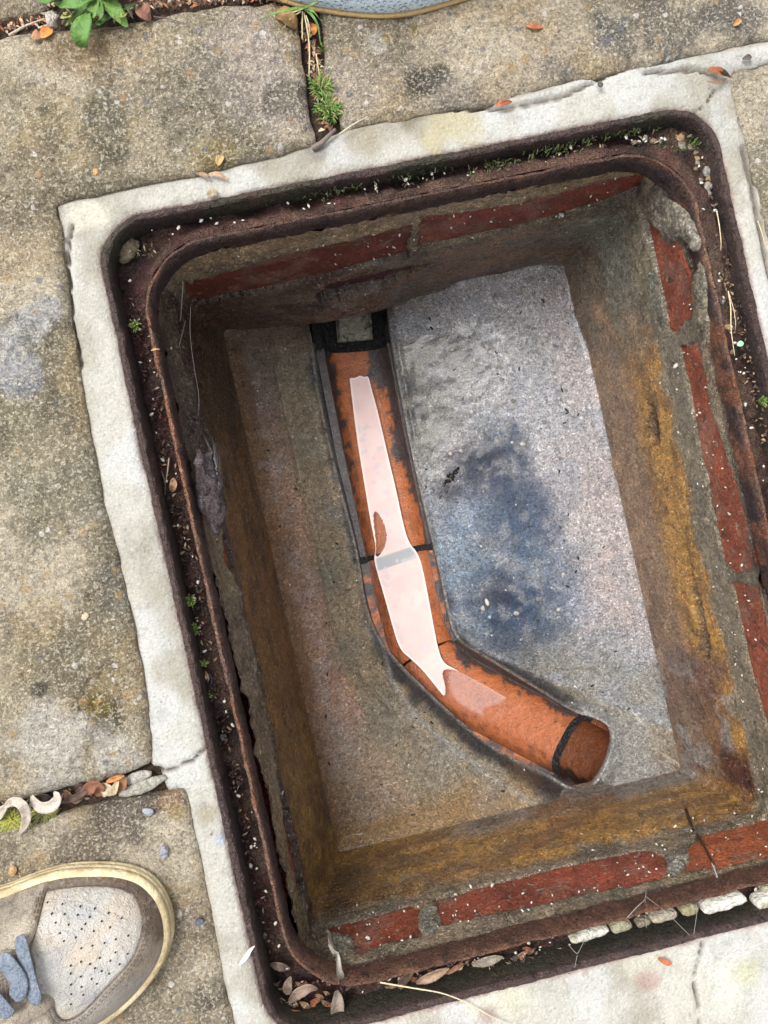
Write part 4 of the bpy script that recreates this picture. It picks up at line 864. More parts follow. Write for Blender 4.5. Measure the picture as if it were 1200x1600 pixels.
# --- pile of leaves in the bottom left corner of the groove, and along the bottom groove
ZG = -.026
def gl(px, w, c, label, dz=.0, **kw):
    leaf('dry_leaf', px, [ZG + dz] + [ZG + .005 + dz] * (len(px) - 2) + [ZG + .001 + dz], w * .9, tuple(.7 * q for q in c), label, 'leaf', **kw)
gl([(450, 1554), (449, 1540), (454, 1526)], .0042, (.30, .21, .16), 'upright tan leaf at the top of the pile in the groove corner', .004, fold=.4)
gl([(452, 1566), (468, 1549), (484, 1542), (496, 1546)], .0050, (.33, .235, .18), 'broad tan leaf arching to the right over the pile in the groove corner', .005, fold=.35)
gl([(422, 1507), (438, 1510), (453, 1514)], .0040, (.21, .15, .12), 'flat grey brown leaf above the pile, wedged under the curve of the lip', .0, fold=.3)
gl([(526, 1548), (528, 1562), (527, 1580), (525, 1596)], .0060, (.33, .26, .20), 'oval ribbed brown leaf hanging below the grey rag strip', .004, fold=.3)
gl([(433, 1556), (436, 1568), (443, 1577)], .0028, (.36, .19, .10), 'narrow orange brown leaf at the left of the groove pile', .002, fold=.4)
gl([(446, 1578), (458, 1582), (470, 1580)], .0028, (.30, .13, .07), 'narrow red brown leaf along the bottom of the groove pile', .002, fold=.4)
gl([(650, 1536), (664, 1530), (684, 1521), (702, 1513)], .0046, (.42, .28, .19), 'smooth pinkish tan leaf lying lengthwise in the bottom groove', .006, fold=.3)
gl([(738, 1508), (756, 1503), (772, 1498), (786, 1496)], .0044, (.36, .31, .24), 'pale greyish leaf in the bottom groove, rightmost of its leaves', .006, fold=.3)
gl([(699, 1522), (712, 1512), (724, 1505)], .0022, (.30, .15, .09), 'red brown leaf strip between the two pale leaves of the bottom groove', .006, fold=.4)
gl([(624, 1545), (630, 1530), (646, 1520)], .0042, (.16, .10, .07), 'dark brown folded leaf left of the pinkish leaf in the bottom groove', .003, fold=.5)
gl([(560, 1543), (548, 1535), (540, 1548)], .0028, (.12, .075, .055), 'small dark leaf just right of the grey rag strip', .003, fold=.5)
RS2 = np.random.RandomState(3)
for k in range(22):
    u = RS2.uniform(425, 520); v = RS2.uniform(1535, 1585) if u < 480 else RS2.uniform(1548, 1580); a = RS2.uniform(0, 3.14); l = RS2.uniform(6, 13)
    leaf('leaf_litter', [(u - l * math.cos(a), v - l * .5 * math.sin(a)), (u, v - 1), (u + l * math.cos(a), v + l * .5 * math.sin(a))], [ZG, ZG + .004, ZG], RS2.uniform(.0012, .0026), [TAN, BRN, RED, (.08, .05, .04)][k % 4],
         'small curled leaf scrap heaped in the bottom left groove corner', 'leaf', 'leaf scraps heaped in the bottom left groove corner', n=7, fold=.5)
for k in range(12):
    u = RS2.uniform(590, 860); v = 1541 - (u - 590) * .235 + RS2.uniform(-6, 6); a = RS2.uniform(-.9, .5); l = RS2.uniform(6, 12)
    leaf('leaf_litter', [(u - l * math.cos(a), v - l * math.sin(a)), (u, v - 1), (u + l * math.cos(a), v + l * math.sin(a))], [ZG, ZG + .006, ZG + .002], RS2.uniform(.0015, .003), [BRN, (.10, .07, .055), RED, (.22, .18, .14)][k % 4],
         'small dark leaf scrap strewn along the bottom groove', 'leaf', 'leaf scraps strewn along the bottom groove', n=7, fold=.5)
# grey rag-like twisted strip over the lip
leaf('rag_strip', [(516, 1456), (520, 1475), (527, 1496), (526, 1516), (531, 1540)], [-.050, -.03, -.006, -.006, -.018], .0040, (.36, .32, .28), 'twisted grey dried strip draped over the bottom lip of the frame', 'dried strip', fold=.8, twist=1.2, n=22, prof=lambda t: .75 + .25 * math.sin(t * 9))

# --- white mortar fragments along the bottom lip
def block(px, z0, hgt, c, label, seed):
    P = smooth_poly(U2(px, z0), 1); f0 = sdpoly(P); lo, hi = P.min(0) - .002, P.max(0) + .002
    def f(x, y): return f0(x, y) + .0012 * (fb(x, y, seed, 140, 3) - .5) * 2
    def top(x, y, s): return z0 + hgt * .5 + .0024 * (fb(x, y, seed, 110, 3) - .5) - .0012 * np.maximum(0, (.002 - s) / .002)
    def cf(x, y, s):
        q = np.tile(np.array(c), (len(x), 1)); q = mixc(q, (.28, .25, .15), .7 * ss(.52, .62, fb(x, y, seed + 4, 60, 3))); return q
    return tag(relief('mortar_fragment', f, (lo[0], hi[0], lo[1], hi[1]), .0012, top, hgt, M['stone'], None, cf, origin=np.array([*P.mean(0), z0 - hgt * .5])), label, 'mortar fragment')
WH = (.60, .58, .50)
block([(886, 1462), (905, 1456), (948, 1445), (950, 1454), (925, 1464), (892, 1474)], -.018, .010, WH, 'leftmost white mortar fragment beside the bottom lip of the frame', 1.)
block([(952, 1445), (968, 1438), (984, 1437), (986, 1446), (970, 1454), (956, 1456)], -.018, .010, (.42, .42, .33), 'greenish grey mortar lump touching the leftmost white fragment', 2.)
block([(990, 1440), (1012, 1432), (1016, 1440), (996, 1448)], -.020, .008, (.22, .18, .13), 'small brown mortar bit in the middle of the fragment row', 3.)
block([(1014, 1432), (1040, 1422), (1054, 1418), (1056, 1430), (1036, 1436), (1018, 1440)], -.018, .010, (.38, .33, .25), 'tan grey mortar fragment left of the biggest white one', 4.)
block([(1058, 1418), (1080, 1410), (1090, 1412), (1088, 1424), (1066, 1430)], -.018, .010, (.30, .27, .16), 'mossy mortar lump wedged against the biggest white fragment', 5.)
block([(1094, 1412), (1130, 1402), (1160, 1395), (1163, 1406), (1130, 1417), (1096, 1427)], -.016, .012, (.66, .63, .56), 'biggest white mortar fragment lying on the bottom lip', 6.)
block([(1174, 1406), (1196, 1394), (1216, 1390), (1214, 1408), (1184, 1420)], -.016, .012, WH, 'rightmost white mortar fragment at the right edge of the photo', 7.)
block([(1186, 1384), (1214, 1376), (1214, 1386), (1188, 1392)], -.020, .008, WH, 'thin white mortar chip above the rightmost fragment', 8.)

# --- stones and pebbles
V, F = rock(U(200, 390, -.024), .0098, 8, (1.25, .72, .6), .22, math.radians(42), 12); tag(mk('stone', V, F, M['stone'], None, np.tile((.21, .17, .11), (len(V), 1)), origin='c'), 'olive brown stone lying in the top left corner of the groove', 'stone')
RS2P = np.random.RandomState(5)
PB = [(993, 221, 6), (1004, 217, 5), (1018, 221, 7), (1034, 223, 4), (1063, 219, 7), (1084, 214, 6), (1064, 229, 9), (1082, 232, 9), (1066, 243, 5), (1085, 246, 7), (1091, 240, 4), (1087, 258, 5), (1091, 264, 4), (1100, 270, 8), (1104, 277, 8), (1094, 279, 6), (1104, 292, 8), (1096, 305, 6), (1108, 306, 7), (1100, 316, 6), (1110, 352, 6), (1120, 347, 4),
      (1118, 375, 8), (1112, 368, 5), (1117, 391, 6), (1117, 403, 6), (1128, 402, 4), (1124, 425, 6), (1116, 436, 5), (1130, 449, 5), (1130, 470, 5), (1137, 492, 5), (1138, 509, 6), (1143, 527, 5), (1147, 548, 5)]
PB = [p for k, p in enumerate(PB) if not (p[1] > 330 and k % 2)]
for k, (u, v, r) in enumerate(PB):
    u += RS2P.uniform(-4, 4); v += RS2P.uniform(-3, 3); r *= RS2P.uniform(.6, 1.1)
    c = [(.34, .29, .23), (.42, .38, .31), (.30, .22, .15), (.36, .34, .31), (.46, .30, .17)][k % 5 if v < 330 else 2 + k % 3]
    lab, grp = ('pale gravel pebble piled in the top right corner of the groove', 'pebbles piled in the top right groove corner') if v < 330 else ('tan gravel pebble strung along the right groove below the corner', 'pebbles strung along the right groove')
    nm = {(.34, .29, .23): 'brownish', (.42, .38, .31): 'cream', (.30, .22, .15): 'brown', (.36, .34, .31): 'grey', (.46, .30, .17): 'orange tan'}[c]; lab = lab.replace('pale gravel', 'xx gravel').replace('tan gravel', 'xx gravel').replace('xx', nm)
    if k == 5: c = (.03, .03, .035); lab, grp = 'single black pebble among pale ones in the top right groove corner', None
    V, F = rock(U(u, v, -.018), r * .00058, k, (1.1, .9, .75), .4, k * 1.3, 6)
    tag(mk('pebble', V, F, M['stone'], None, np.tile(np.array(c) * .72, (len(V), 1)), origin='c'), lab, 'pebble', grp)
for (u, v, r, c, lab) in [(315, 1021, 5, (.03, .03, .04), 'small black pebble in the left groove between two green sprouts'), (412, 1462, 6, (.17, .15, .16), 'round grey pebble in the left groove above the leaf pile'), (349, 1152, 6, (.16, .14, .15), 'rounded grey pebble in the lower left groove')]:
    V, F = rock(U(u, v, -.028), r * .0005, u, (1, 1, .8), .2, 0, 7); tag(mk('pebble', V, F, M['stone'], None, np.tile(c, (len(V), 1)), origin='c'), lab, 'pebble')

# --- loose bits on the paving and the cement border
def bud(px, c, label, z=.004, w=.0022, cat='bud scale', name='bud_scale'):
    return leaf(name, px, [z] + [z + .003] * (len(px) - 2) + [z], w, c, label, cat, fold=.5, n=9)
bud([(774, 165), (786, 161), (800, 159)], (.40, .12, .06), 'red bud scale on the upper edge of the cement border, middle of the top side')
bud([(823, 41), (834, 42), (848, 43)], (.42, .14, .06), 'orange red bud scale on the paving slab right of the blue shoe')
bud([(1106, 108), (1122, 111), (1138, 119)], (.40, .13, .05), 'large orange bud scale in the crack at the top right corner of the border', w=.003)
bud([(1116, 106), (1130, 112), (1141, 121)], (.04, .025, .02), 'blackish scale lying behind the large orange bud scale', w=.0018)
bud([(1104, 127), (1120, 130), (1136, 122)], (.20, .12, .08), 'thin brown scale just below the large orange bud scale', w=.0012)
bud([(1146, 40), (1152, 36), (1158, 31)], (.45, .22, .08), 'small tan orange scale near the top right corner of the photo')
bud([(1028, 1497), (1040, 1503), (1050, 1506)], (.46, .15, .07), 'orange red bud scale on the pale cement below the frame', z=.001)
bud([(1160, 92), (1168, 90), (1174, 88)], (.10, .08, .07), 'tiny dark scale on the cement seam near the right edge of the photo', z=.001)
bud([(340, 258), (343, 250), (348, 243)], (.46, .30, .14), 'tan seed husk standing on the slab edge above the top left border', w=.003)
bud([(307, 271), (322, 274), (330, 279)], (.30, .20, .13), 'curly brown husk on the cement border under the tan seed', w=.0016, z=.002)
bud([(326, 272), (342, 272), (356, 281)], (.42, .27, .17), 'pinkish tan curled husk right of the brown husk on the border', w=.0018, z=.002)
bud([(325, 307), (332, 300), (341, 304)], (.40, .33, .22), 'pale broken husk near the frame edge on the top left border', w=.003, z=.001)
bud([(236, 548), (243, 545), (250, 546)], (.40, .26, .12), 'small tan fleck of husk on the left cement border', z=.001, w=.0008)
for (u, v, r, c, lab) in [(149, 268, 5, (.55, .33, .12), 'orange yellow pebble set on the upper left slab'), (133, 963, 6, (.60, .50, .34), 'cream pebble on the left slab beside the cement border'), (61, 273, 6, (.34, .22, .13), 'brown flat pebble on the left slab near the border corner'), (938, 132, 5, (.10, .10, .09), 'small black grit on the top cement border'),
                       (20, 1361, 7, (.50, .32, .16), 'yellow stone chip on the slab above the brown shoe'), (256, 1331, 9, (.30, .31, .35), 'blue grey stone chip in the lower left slab'), (232, 1268, 7, (.33, .36, .42), 'pale blue stone chip near the top of the lower left slab'), (311, 1441, 6, (.12, .13, .18), 'dark blue stone chip right of the brown shoe toe'), (925, 108, 0, None, None)]:
    if r:
        V, F = rock(U(u, v, .0052), r * .0005, u, (1.2, .9, .4), .35, u, 7); tag(mk('stone_chip', V, F, M['stone'], None, np.tile(c, (len(V), 1)), origin='c'), lab, 'stone chip')

# --- straws, twigs
def stick(name, px, zs, r, c, label, cat, n=16, group=None):
    V, F = tube(spline(px, zs, n), np.linspace(r, r * .5, n), 6); return tag(mk(name, V, F, M['attr'], None, np.tile(np.array(c), (len(V), 1)), origin='c'), label, cat, group)
STR = (.55, .47, .30)
stick('straw', [(594, 1535), (640, 1543), (690, 1551), (730, 1566), (770, 1590), (800, 1602)], [-.012, -.008, -.003, .002, .003, .003], .0007, STR, 'long pale straw running from the bottom lip onto the cement border', 'straw', 26)
stick('twig', [(530, 210), (552, 194), (575, 182)], [.006, .007, .007], .0009, (.42, .38, .30), 'straight pale twig beside the lower grass tuft on the border edge', 'twig')
stick('twig', [(488, 232), (500, 226), (514, 212), (524, 202)], [.001, .003, .004, .004], .0028, (.15, .12, .10), 'thick dark twig stub at the foot of the grassy joint', 'twig')
stick('straw', [(1120, 330), (1124, 352), (1127, 380), (1126, 392)], [-.012, -.008, -.008, -.012], .0006, STR, 'short yellow straw in the right groove nearest the pebble corner', 'straw')
stick('straw', [(1138, 455), (1142, 480), (1142, 515), (1148, 556)], [-.012, -.008, -.008, -.012], .0006, STR, 'long pale straw lying along the right groove above the green scrap', 'straw')
stick('straw', [(1140, 462), (1147, 485), (1150, 508), (1148, 518)], [-.014, -.008, -.008, -.012], .0005, (.45, .36, .22), 'thin straw crossing the long straw in the right groove', 'straw')
stick('straw', [(1184, 345), (1190, 362), (1196, 385), (1204, 398)], [.002, .004, .004, .003], .0006, (.52, .40, .22), 'golden straw in the crack at the right edge of the photo', 'straw')
stick('straw', [(264, 716), (262, 735), (259, 754)], [-.026, -.022, -.026], .0007, (.40, .32, .22), 'short tan straw in the left groove above the curled brown leaf', 'straw')
stick('twig', [(252, 735), (258, 752), (258, 778)], [-.028, -.025, -.028], .0009, (.14, .10, .08), 'dark twig hugging the left rim beside the tan straw', 'twig')
leaf('dry_leaf', [(268, 768), (272, 758), (270, 747)], [-.028, -.022, -.026], .0030, (.34, .20, .12), 'small curled brown leaf halfway down the left groove', 'leaf', fold=.6)
leaf('dry_leaf', [(318, 1048), (322, 1058), (324, 1066)], [-.028, -.022, -.026], .0026, (.46, .30, .18), 'small orange tan leaf in the left groove between green sprouts', 'leaf', fold=.5)
leaf('dry_leaf', [(380, 1430), (384, 1445), (390, 1462), (394, 1466)], [-.028, -.022, -.022, -.026], .0030, (.38, .25, .16), 'pinkish brown leaf sliver in the left groove above the bottom corner', 'leaf', fold=.5)
leaf('rag_scrap', [(373, 1508), (382, 1498), (392, 1482), (398, 1478)], [.001, .003, .003, .001], .0018, (.62, .60, .57), 'white papery scrap on the cement border at bottom left of the frame', 'paper scrap', fold=.7)
leaf('green_scrap', [(1152, 539), (1157, 537), (1162, 536)], [-.010, -.009, -.010], .0024, (.30, .62, .36), 'tiny bright mint green scrap in the right groove', 'scrap', fold=.1)
stick('black_thread', [(327, 1052), (331, 1062), (329, 1074)], -.024, .0007, (.03, .05, .10), 'short dark blue thread in the left groove', 'thread')
# black silt crumb and white grub on the benching
def on_bench(u, v, up=0.):
    p = U(u, v, -.265)
    for _ in range(4): p = U(u, v, float(bench_h(np.array([p[0]]), np.array([p[1]]))[0]) + up)
    return p
g = MB()
for k, (u, v, r) in enumerate([(700, 752, 6), (694, 757, 4), (706, 744, 7), (712, 737, 6), (716, 732, 4), (700, 744, 4), (708, 750, 3)]):
    V, F = rock(on_bench(u, v), r * .0006, k, (1.1, .8, .45), .4, k, 6); g.add(V, F, (.008, .008, .008))
tag(g.build('silt_clump', M['stone'], origin='c'), 'jagged black silt clump on the bluish benching near the channel', 'silt clump')
V, F = rock(on_bench(761, 941, .001), .0042, 1, (.55, 1.15, .5), .1, .1, 7); tag(mk('husk', V, F, M['flake'], None, origin='c'), 'single white oval husk on the darkest blue patch of the benching', 'husk')
V, F = rock(on_bench(765, 964, .0005), .0022, 4, (1., 1., .5), .3, .1, 7); tag(mk('husk', V, F, M['stone'], None, np.tile((.35, .5, .58), (len(V), 1)), origin='c'), 'tiny pale blue speck just below the white oval husk', 'grit')
V, F = rock(on_bench(1014, 1247, .001), .0040, 9, (1.2, 1., .5), .3, .1, 8); tag(mk('stone_chip', V, F, M['stone'], None, np.tile((.5, .36, .2), (len(V), 1)), origin='c'), 'tan chip with a white flake beside it below the outlet pipe', 'stone chip')

# --- cobweb nest on the left wall
def nest():
    r = empty('cobweb_nest', UP(328, 770, 0, -.222), 'grey dusty cobweb nest bulging from the left wall under the lip', 'cobweb')
    c = UP(330, 768, 0, -.216)
    V, F = rock((0, 0, 0), 1, 4, (1, 1, 1), .45, 0, 26); V = np.array(V) * np.array((.010, .032, .016)) + c
    x, y, z = V.T; V += (np.column_stack([vn(x * 260, y * 260, z * 260), vn(x * 240 + 9, y * 240, z * 240), vn(x * 220, y * 220 + 5, z * 220)]) - .5) * .0065
    col = np.tile((.10, .075, .078), (len(V), 1)); col = mixc(col, (.26, .23, .25), .6 * ss(.5, .62, fb(x, y, z, 90, 3))); col = mixc(col, (.07, .045, .045), .7 * ss(.52, .62, fb(x, y, z + 3, 120, 3)))
    mk('nest_body', V, F, M['nest'], r, col)
    g = MB()
    for k in range(26):
        a = UP(316 + RS2.uniform(-6, 26), 690 + RS2.uniform(-25, 30), 0, -.2265); b = c + np.array((.009, RS2.uniform(-.006, .026), RS2.uniform(.0, .012)))
        q = np.array([a * (1 - t) + b * t + np.array((.002, 0, .001)) * math.sin(t * 3.1) for t in np.linspace(0, 1, 6)]); V, F = tube(q, .00022, 4); g.add(V, F)
    g.build('silk_threads', M['web'], r)
nest()
def webs(name, lines, label):
    root = empty(name, spline(lines[0][0], lines[0][1], 3)[1], label, 'cobweb')
    for px, zs, r in lines: V, F = tube(spline(px, zs, 14), r * .7, 4); mk('strand', V, F, M['web'], root)
webs('cobweb', [([(1010, 1392), (1008, 1406), (996, 1416), (980, 1434)], [-.03, -.02, -.012, -.01], .0005), ([(1008, 1406), (1010, 1450)], [-.02, -.012], .00025), ([(1008, 1400), (1040, 1424), (1078, 1462)], [-.02, -.01, .001], .00025), ([(888, 1476), (902, 1492), (912, 1472)], [-.014, -.004, -.012], .00035), ([(902, 1492), (898, 1512)], [-.004, .001], .0003), ([(1084, 1395), (1090, 1420), (1084, 1460)], [-.02, -.01, .0], .0003)],
     'thin grey cobweb strands strung across the bottom groove by the white fragments')
webs('cobweb', [([(1112, 1348), (1122, 1372), (1132, 1396)], [-.04, -.03, -.014], .0009), ([(1110, 1368), (1122, 1376), (1132, 1396)], [-.04, -.028, -.014], .0006), ([(1116, 1352), (1120, 1372)], [-.04, -.03], .0008)],
     'whitish cobweb wisp hanging below the dark root at the lower right brick')
webs('cobweb', [([(298, 478), (296, 520), (304, 580), (312, 620), (310, 650)], [-.07, -.075, -.08, -.08, -.08], .00035), ([(286, 440), (284, 470), (282, 500)], [-.05, -.06, -.07], .0005), ([(290, 500), (280, 540)], [-.07, -.06], .0003)],
     'fine silvery cobweb threads in the dark top left wall corner')
stick('root', [(1072, 1265), (1080, 1290), (1090, 1308), (1100, 1320), (1106, 1334), (1114, 1350)], [-.15, -.12, -.10, -.085, -.07, -.05], .0016, (.030, .018, .014), 'dark thin root crossing the mortar between the two lower right bricks', 'root')

# --- flakes and grit that nobody could count
def flakes():
    g = MB()
    for k in range(260):
        s = ['right', 'bottom', 'top', 'left'][[0, 0, 0, 1, 1, 1, 2, 2, 3][k % 9]]
        ax, val = SIDE[s]; half = .295 if ax == 0 else .215
        a = RS2.uniform(-half, half); z = -.045 - abs(RS2.normal(0, .055)); z = max(z, -.22); r = RS2.uniform(.0004, .0012) * (2.0 if k % 13 == 0 else 1)
        inw = np.interp(z, [-.25, -.13, -.04], [.025 if ax == 0 else .007, .004, .0015])
        p = np.array([val - math.copysign(inw, val), a, z]) if ax == 0 else np.array([a, val - math.copysign(inw, val), z])
        V, F = rock(p, r, k, (1.3, .8, .9), .9, k, 5); g.add(V, F)
    for k in range(260):
        x, y = RS2.uniform(-.19, .19), RS2.uniform(-.28, .28)
        if CHS(np.array([x]), np.array([y]))[0] > -.004: continue
        r = RS2.uniform(.0004, .0011); V, F = rock((x, y, float(bench_h(np.array([x]), np.array([y]))[0]) + r * .4), r, k, (1.3, 1, .6), .5, k, 4); g.add(V, F)
    for k in range(170):
        t = RS2.uniform(0, 1); s = k % 4; q = RS2.uniform(.238, .250); q2 = RS2.uniform(.314, .327)
        x, y = [(q, t * .6 - .3), (-q, t * .6 - .3), (t * .45 - .22, q2), (t * .45 - .22, -q2)][s]
        r = RS2.uniform(.0005, .0014); V, F = rock((x, y, -.024 + (.010 if s in (0, 2) else 0)), r, k, (1.5, 1, .6), .5, k, 4); g.add(V, F)
    tag(g.build('white_flakes', M['flake']), 'tiny white flakes and grit speckled over bricks, walls and benching', 'flakes', kind='stuff')
flakes()
def litter():
    g = MB(); 
    def add(u0, v0, u1, v1, wdt, n, z, cols, ls=(2, 6), r=(.0002, .0008)):
        for k in range(n):
            t = RS2.uniform(0, 1); u = u0 + (u1 - u0) * t + RS2.uniform(-wdt, wdt); v = v0 + (v1 - v0) * t + RS2.uniform(-wdt, wdt); a = RS2.uniform(0, 3.14); l = RS2.uniform(*ls) * .0005
            p = U(u, v, z) + np.array((0, 0, RS2.uniform(-.002, .003))); d = np.array((math.cos(a), math.sin(a), RS2.uniform(-.4, .4))) * l
            V, F = leaf_geo(np.array([p - d, p + (0, 0, l * .3), p + d]), RS2.uniform(*r) * 1.8, fold=.5); c = np.array(cols[RS2.randint(len(cols))]) * RS2.uniform(.6, 1.3)
            g.add(V, F, c)
    A_ = [(.30, .12, .06), (.16, .08, .05), (.42, .30, .18), (.08, .05, .04), (.45, .38, .28)]
    add(478, 40, 500, 130, 9, 130, -.006, A_); add(496, 130, 512, 210, 9, 60, -.004, A_)
    add(420, 2, 478, 14, 9, 90, -.004, A_); add(0, 42, 80, 20, 12, 160, -.006, A_ + [(.30, .07, .04)]); add(200, 10, 420, -6, 8, 200, -.004, A_); add(100, 30, 200, 20, 10, 80, -.006, A_)
    add(0, 1262, 190, 1230, 9, 120, -.008, A_)
    add(212, 470, 420, 1480, 12, 520, -.027, [(.07, .035, .028), (.035, .022, .018), (.05, .03, .02), (.05, .03, .02), (.26, .19, .13), (.09, .03, .026)], (1.5, 5), (.0002, .0006)); add(215, 395, 560, 312, 10, 120, -.024, [(.08, .05, .035), (.22, .18, .12), (.04, .026, .02), (.04, .026, .02)], (1.5, 5), (.0002, .0005))
    add(560, 310, 1040, 215, 8, 120, -.017, [(.08, .05, .04), (.24, .18, .13), (.05, .03, .025), (.05, .03, .025)], (1.5, 5), (.0002, .0005)); add(1100, 300, 1230, 800, 10, 200, -.016, [(.26, .17, .11), (.1, .06, .045), (.06, .04, .03)], (1.5, 5), (.0002, .0006))
    add(430, 1540, 880, 1490, 8, 140, -.024, [(.16, .09, .06), (.07, .045, .035), (.3, .2, .14)])
    tag(g.build('litter', M['attr']), 'crumbs of dead leaf, stalk and husk caught in slab joints and frame groove', 'litter', kind='stuff')
litter()

# --- green things
def blade(g, a, b, h, w, c, bend=.3, n=6):
    a, b = np.array(a), np.array(b); Q = np.array([a * (1 - t) + b * t + np.array((0, 0, h * math.sin(t * math.pi * (.5 + bend)))) for t in np.linspace(0, 1, n)])
    V, F = leaf_geo(Q, w, fold=.4, prof=lambda t: max(.08, (1 - t) ** .6)); g.add(V, F, c)
def tuft(name, u, v, rpx, n, label, hgt=.012, z=-.006, cols=((.09, .20, .035), (.14, .27, .05), (.22, .30, .09), (.36, .32, .14)), cat='grass', w=.0007, aspect=1.):
    g = MB()
    for k in range(n):
        a = RS2.uniform(0, 6.28); rr_ = rpx * RS2.uniform(0, .7); p = U(u + rr_ * math.cos(a) * .8, v + rr_ * math.sin(a) * aspect, z); b = RS2.uniform(0, 6.28); L = rpx * .0005 * RS2.uniform(.5, 1.2)
        blade(g, p, p + np.array((math.cos(b) * L, math.sin(b) * L, hgt * RS2.uniform(.2, .9))), hgt * .4, w * RS2.uniform(.7, 1.4), np.array(cols[RS2.randint(len(cols))]) * RS2.uniform(.7, 1.2))
    return tag(g.build(name, M['leafgreen'], origin='c'), label, cat)
tuft('grass_tuft', 503, 143, 19, 130, 'upper mossy green grass tuft growing in the joint between the top slabs', .012)
tuft('grass_tuft', 514, 180, 20, 150, 'lower bright green grass tuft in the joint, touching the cement border', .014)
tuft('grass_tuft', 508, 82, 8, 26, 'tiny green sprout on the right side of the upper slab joint', .008)
tuft('moss_cushion', 20, 1280, 26, 240, 'yellow green moss cushion under the hooked leaf in the left joint', .004, -.003, ((.22, .24, .04), (.30, .28, .05), (.15, .17, .03)), 'moss', .0009, .35)
tuft('moss_cushion', 68, 1266, 22, 120, 'darker moss strip under the crescent leaf in the left joint', .003, -.003, ((.14, .15, .04), (.20, .19, .05)), 'moss', .0008, .3)
for (u, v, r, n, lab) in [(298, 938, 9, 40, 'bright green sprout in the left groove, highest of the three'), (305, 982, 9, 34, 'green sprout in the left groove above the black pebble'), (320, 1034, 7, 24, 'small green sprout beside the orange tan leaf in the left groove'), (326, 1084, 7, 20, 'lowest green sprout of the left groove'), (212, 512, 9, 30, 'dull olive sprout in the upper left groove'), (1190, 628, 8, 30, 'green sprout in the right groove below the mint scrap')]:
    tuft('sprout', u, v, r, n, lab, .008, -.026 if u < 900 else -.012, cat='sprout', w=.0009)
def moss():
    g = MB()
    for k in range(520):
        t = RS2.uniform(0, 1); j = RS2.randint(7); c0 = [(520, 300), (640, 272), (770, 262), (860, 236), (920, 216), (980, 206), (1080, 225)][j]
        u = c0[0] + RS2.normal(0, 26); v = c0[1] - (u - c0[0]) * .19 + RS2.normal(0, 5); p = U(u, v, -.018 + .006 * RS2.uniform(0, 1)); b = RS2.uniform(0, 6.28); L = .003 * RS2.uniform(.4, 1)
        blade(g, p, p + np.array((math.cos(b) * L, math.sin(b) * L, .003)), .002, .0005, np.array([(.08, .15, .03), (.05, .08, .02), (.16, .20, .06), (.20, .19, .14)][k % 4]) * RS2.uniform(.6, 1.2), n=4)
    tag(g.build('moss', M['leafgreen']), 'sparse moss threads along the shaded top rim of the groove', 'moss', kind='stuff')
moss()
def weed():
    r = empty('weed_plant', U(150, -4, 0), 'leafy green weed rosette growing in the joint at the top left of the photo', 'weed')
    G1, G2, G3 = (.085, .19, .035), (.13, .25, .05), (.07, .14, .03)
    LV = [([(152, -4), (170, 4), (184, 22), (199, 42)], .0065, G2, 0), ([(148, 0), (138, 20), (130, 42), (124, 58), (130, 74)], .0075, G1, 0), ([(150, -6), (130, 2), (110, 8), (84, 6)], .0055, G1, 4), ([(150, -2), (132, 12), (118, 22), (103, 40)], .0036, G2, 5),
          ([(150, 0), (146, 12), (144, 22), (147, 28)], .0045, G2, 0), ([(152, 0), (158, 14), (156, 26), (152, 36)], .0036, G1, 3), ([(160, 6), (172, 24), (158, 34), (140, 42)], .0034, G3, 4), ([(100, -12), (88, -8), (72, -2), (60, 2)], .0060, G1, 3),
          ([(155, -10), (175, -14), (205, -20)], .007, G1, 0), ([(145, -12), (120, -22), (90, -40)], .007, G2, 0), ([(150, -12), (155, -40), (150, -70)], .007, G1, 0), ([(112, 22), (104, 26), (98, 22)], .0050, (.25, .28, .08), 3), ([(182, 16), (196, 12), (212, 6)], .0026, G3, 3), ([(178, 20), (192, 26), (200, 18)], .0022, (.26, .26, .08), 4)]
    for k, (px, w, c, lb) in enumerate(LV):
        n = len(px); zs = [.004] + [.014 + .004 * (k % 3)] * (n - 2) + [.009]
        pr = (lambda t: .14 + (.86 * math.sin(math.pi * min(1, max(0, (t - .45) / .58))) ** .8 if t > .45 else .03)) if k == 1 else None
        V, F = leaf_geo(spline(px, zs, 18), w, fold=.3, lobes=lb, prof=pr); mk('leaf', V, F, M['leafgreen'], r, leafc(V, c))
weed()
def grass():
    r = empty('grass_plant', U(477, 14, 0), 'small grass plant with green blades and pale roots beside the blue shoe', 'grass')
    for px, w, c in [([(477, 12), (455, 14), (430, 20), (402, 32)], .0012, (.13, .26, .05)), ([(477, 12), (490, 6), (508, -6)], .0011, (.16, .30, .06)), ([(478, 15), (488, 24), (497, 38), (501, 70)], .0013, (.10, .20, .05)), ([(478, 14), (490, 18), (503, 34)], .0012, (.12, .24, .05)), ([(477, 12), (462, 18), (440, 22)], .0008, (.34, .34, .14))]:
        V, F = leaf_geo(spline(px, [.012] + [.018] * (len(px) - 2) + [.010], 14), w, fold=.4, prof=lambda t: max(.15, 1 - t * .8)); mk('blade', V, F, M['leafgreen'], r, leafc(V, c))
    for px in [[(473, 18), (472, 40), (473, 62)], [(475, 20), (481, 48), (484, 74), (483, 120)], [(470, 18), (452, 30), (441, 48)], [(478, 24), (484, 40), (482, 66)], [(494, 84), (497, 104), (500, 120)]]:
        V, F = tube(spline(px, [.010] + [.008] * (len(px) - 2) + [.004], 10), .0006, 5); mk('root', V, F, M['attr'], r, np.tile((.50, .42, .25), (len(V), 1)))
grass()
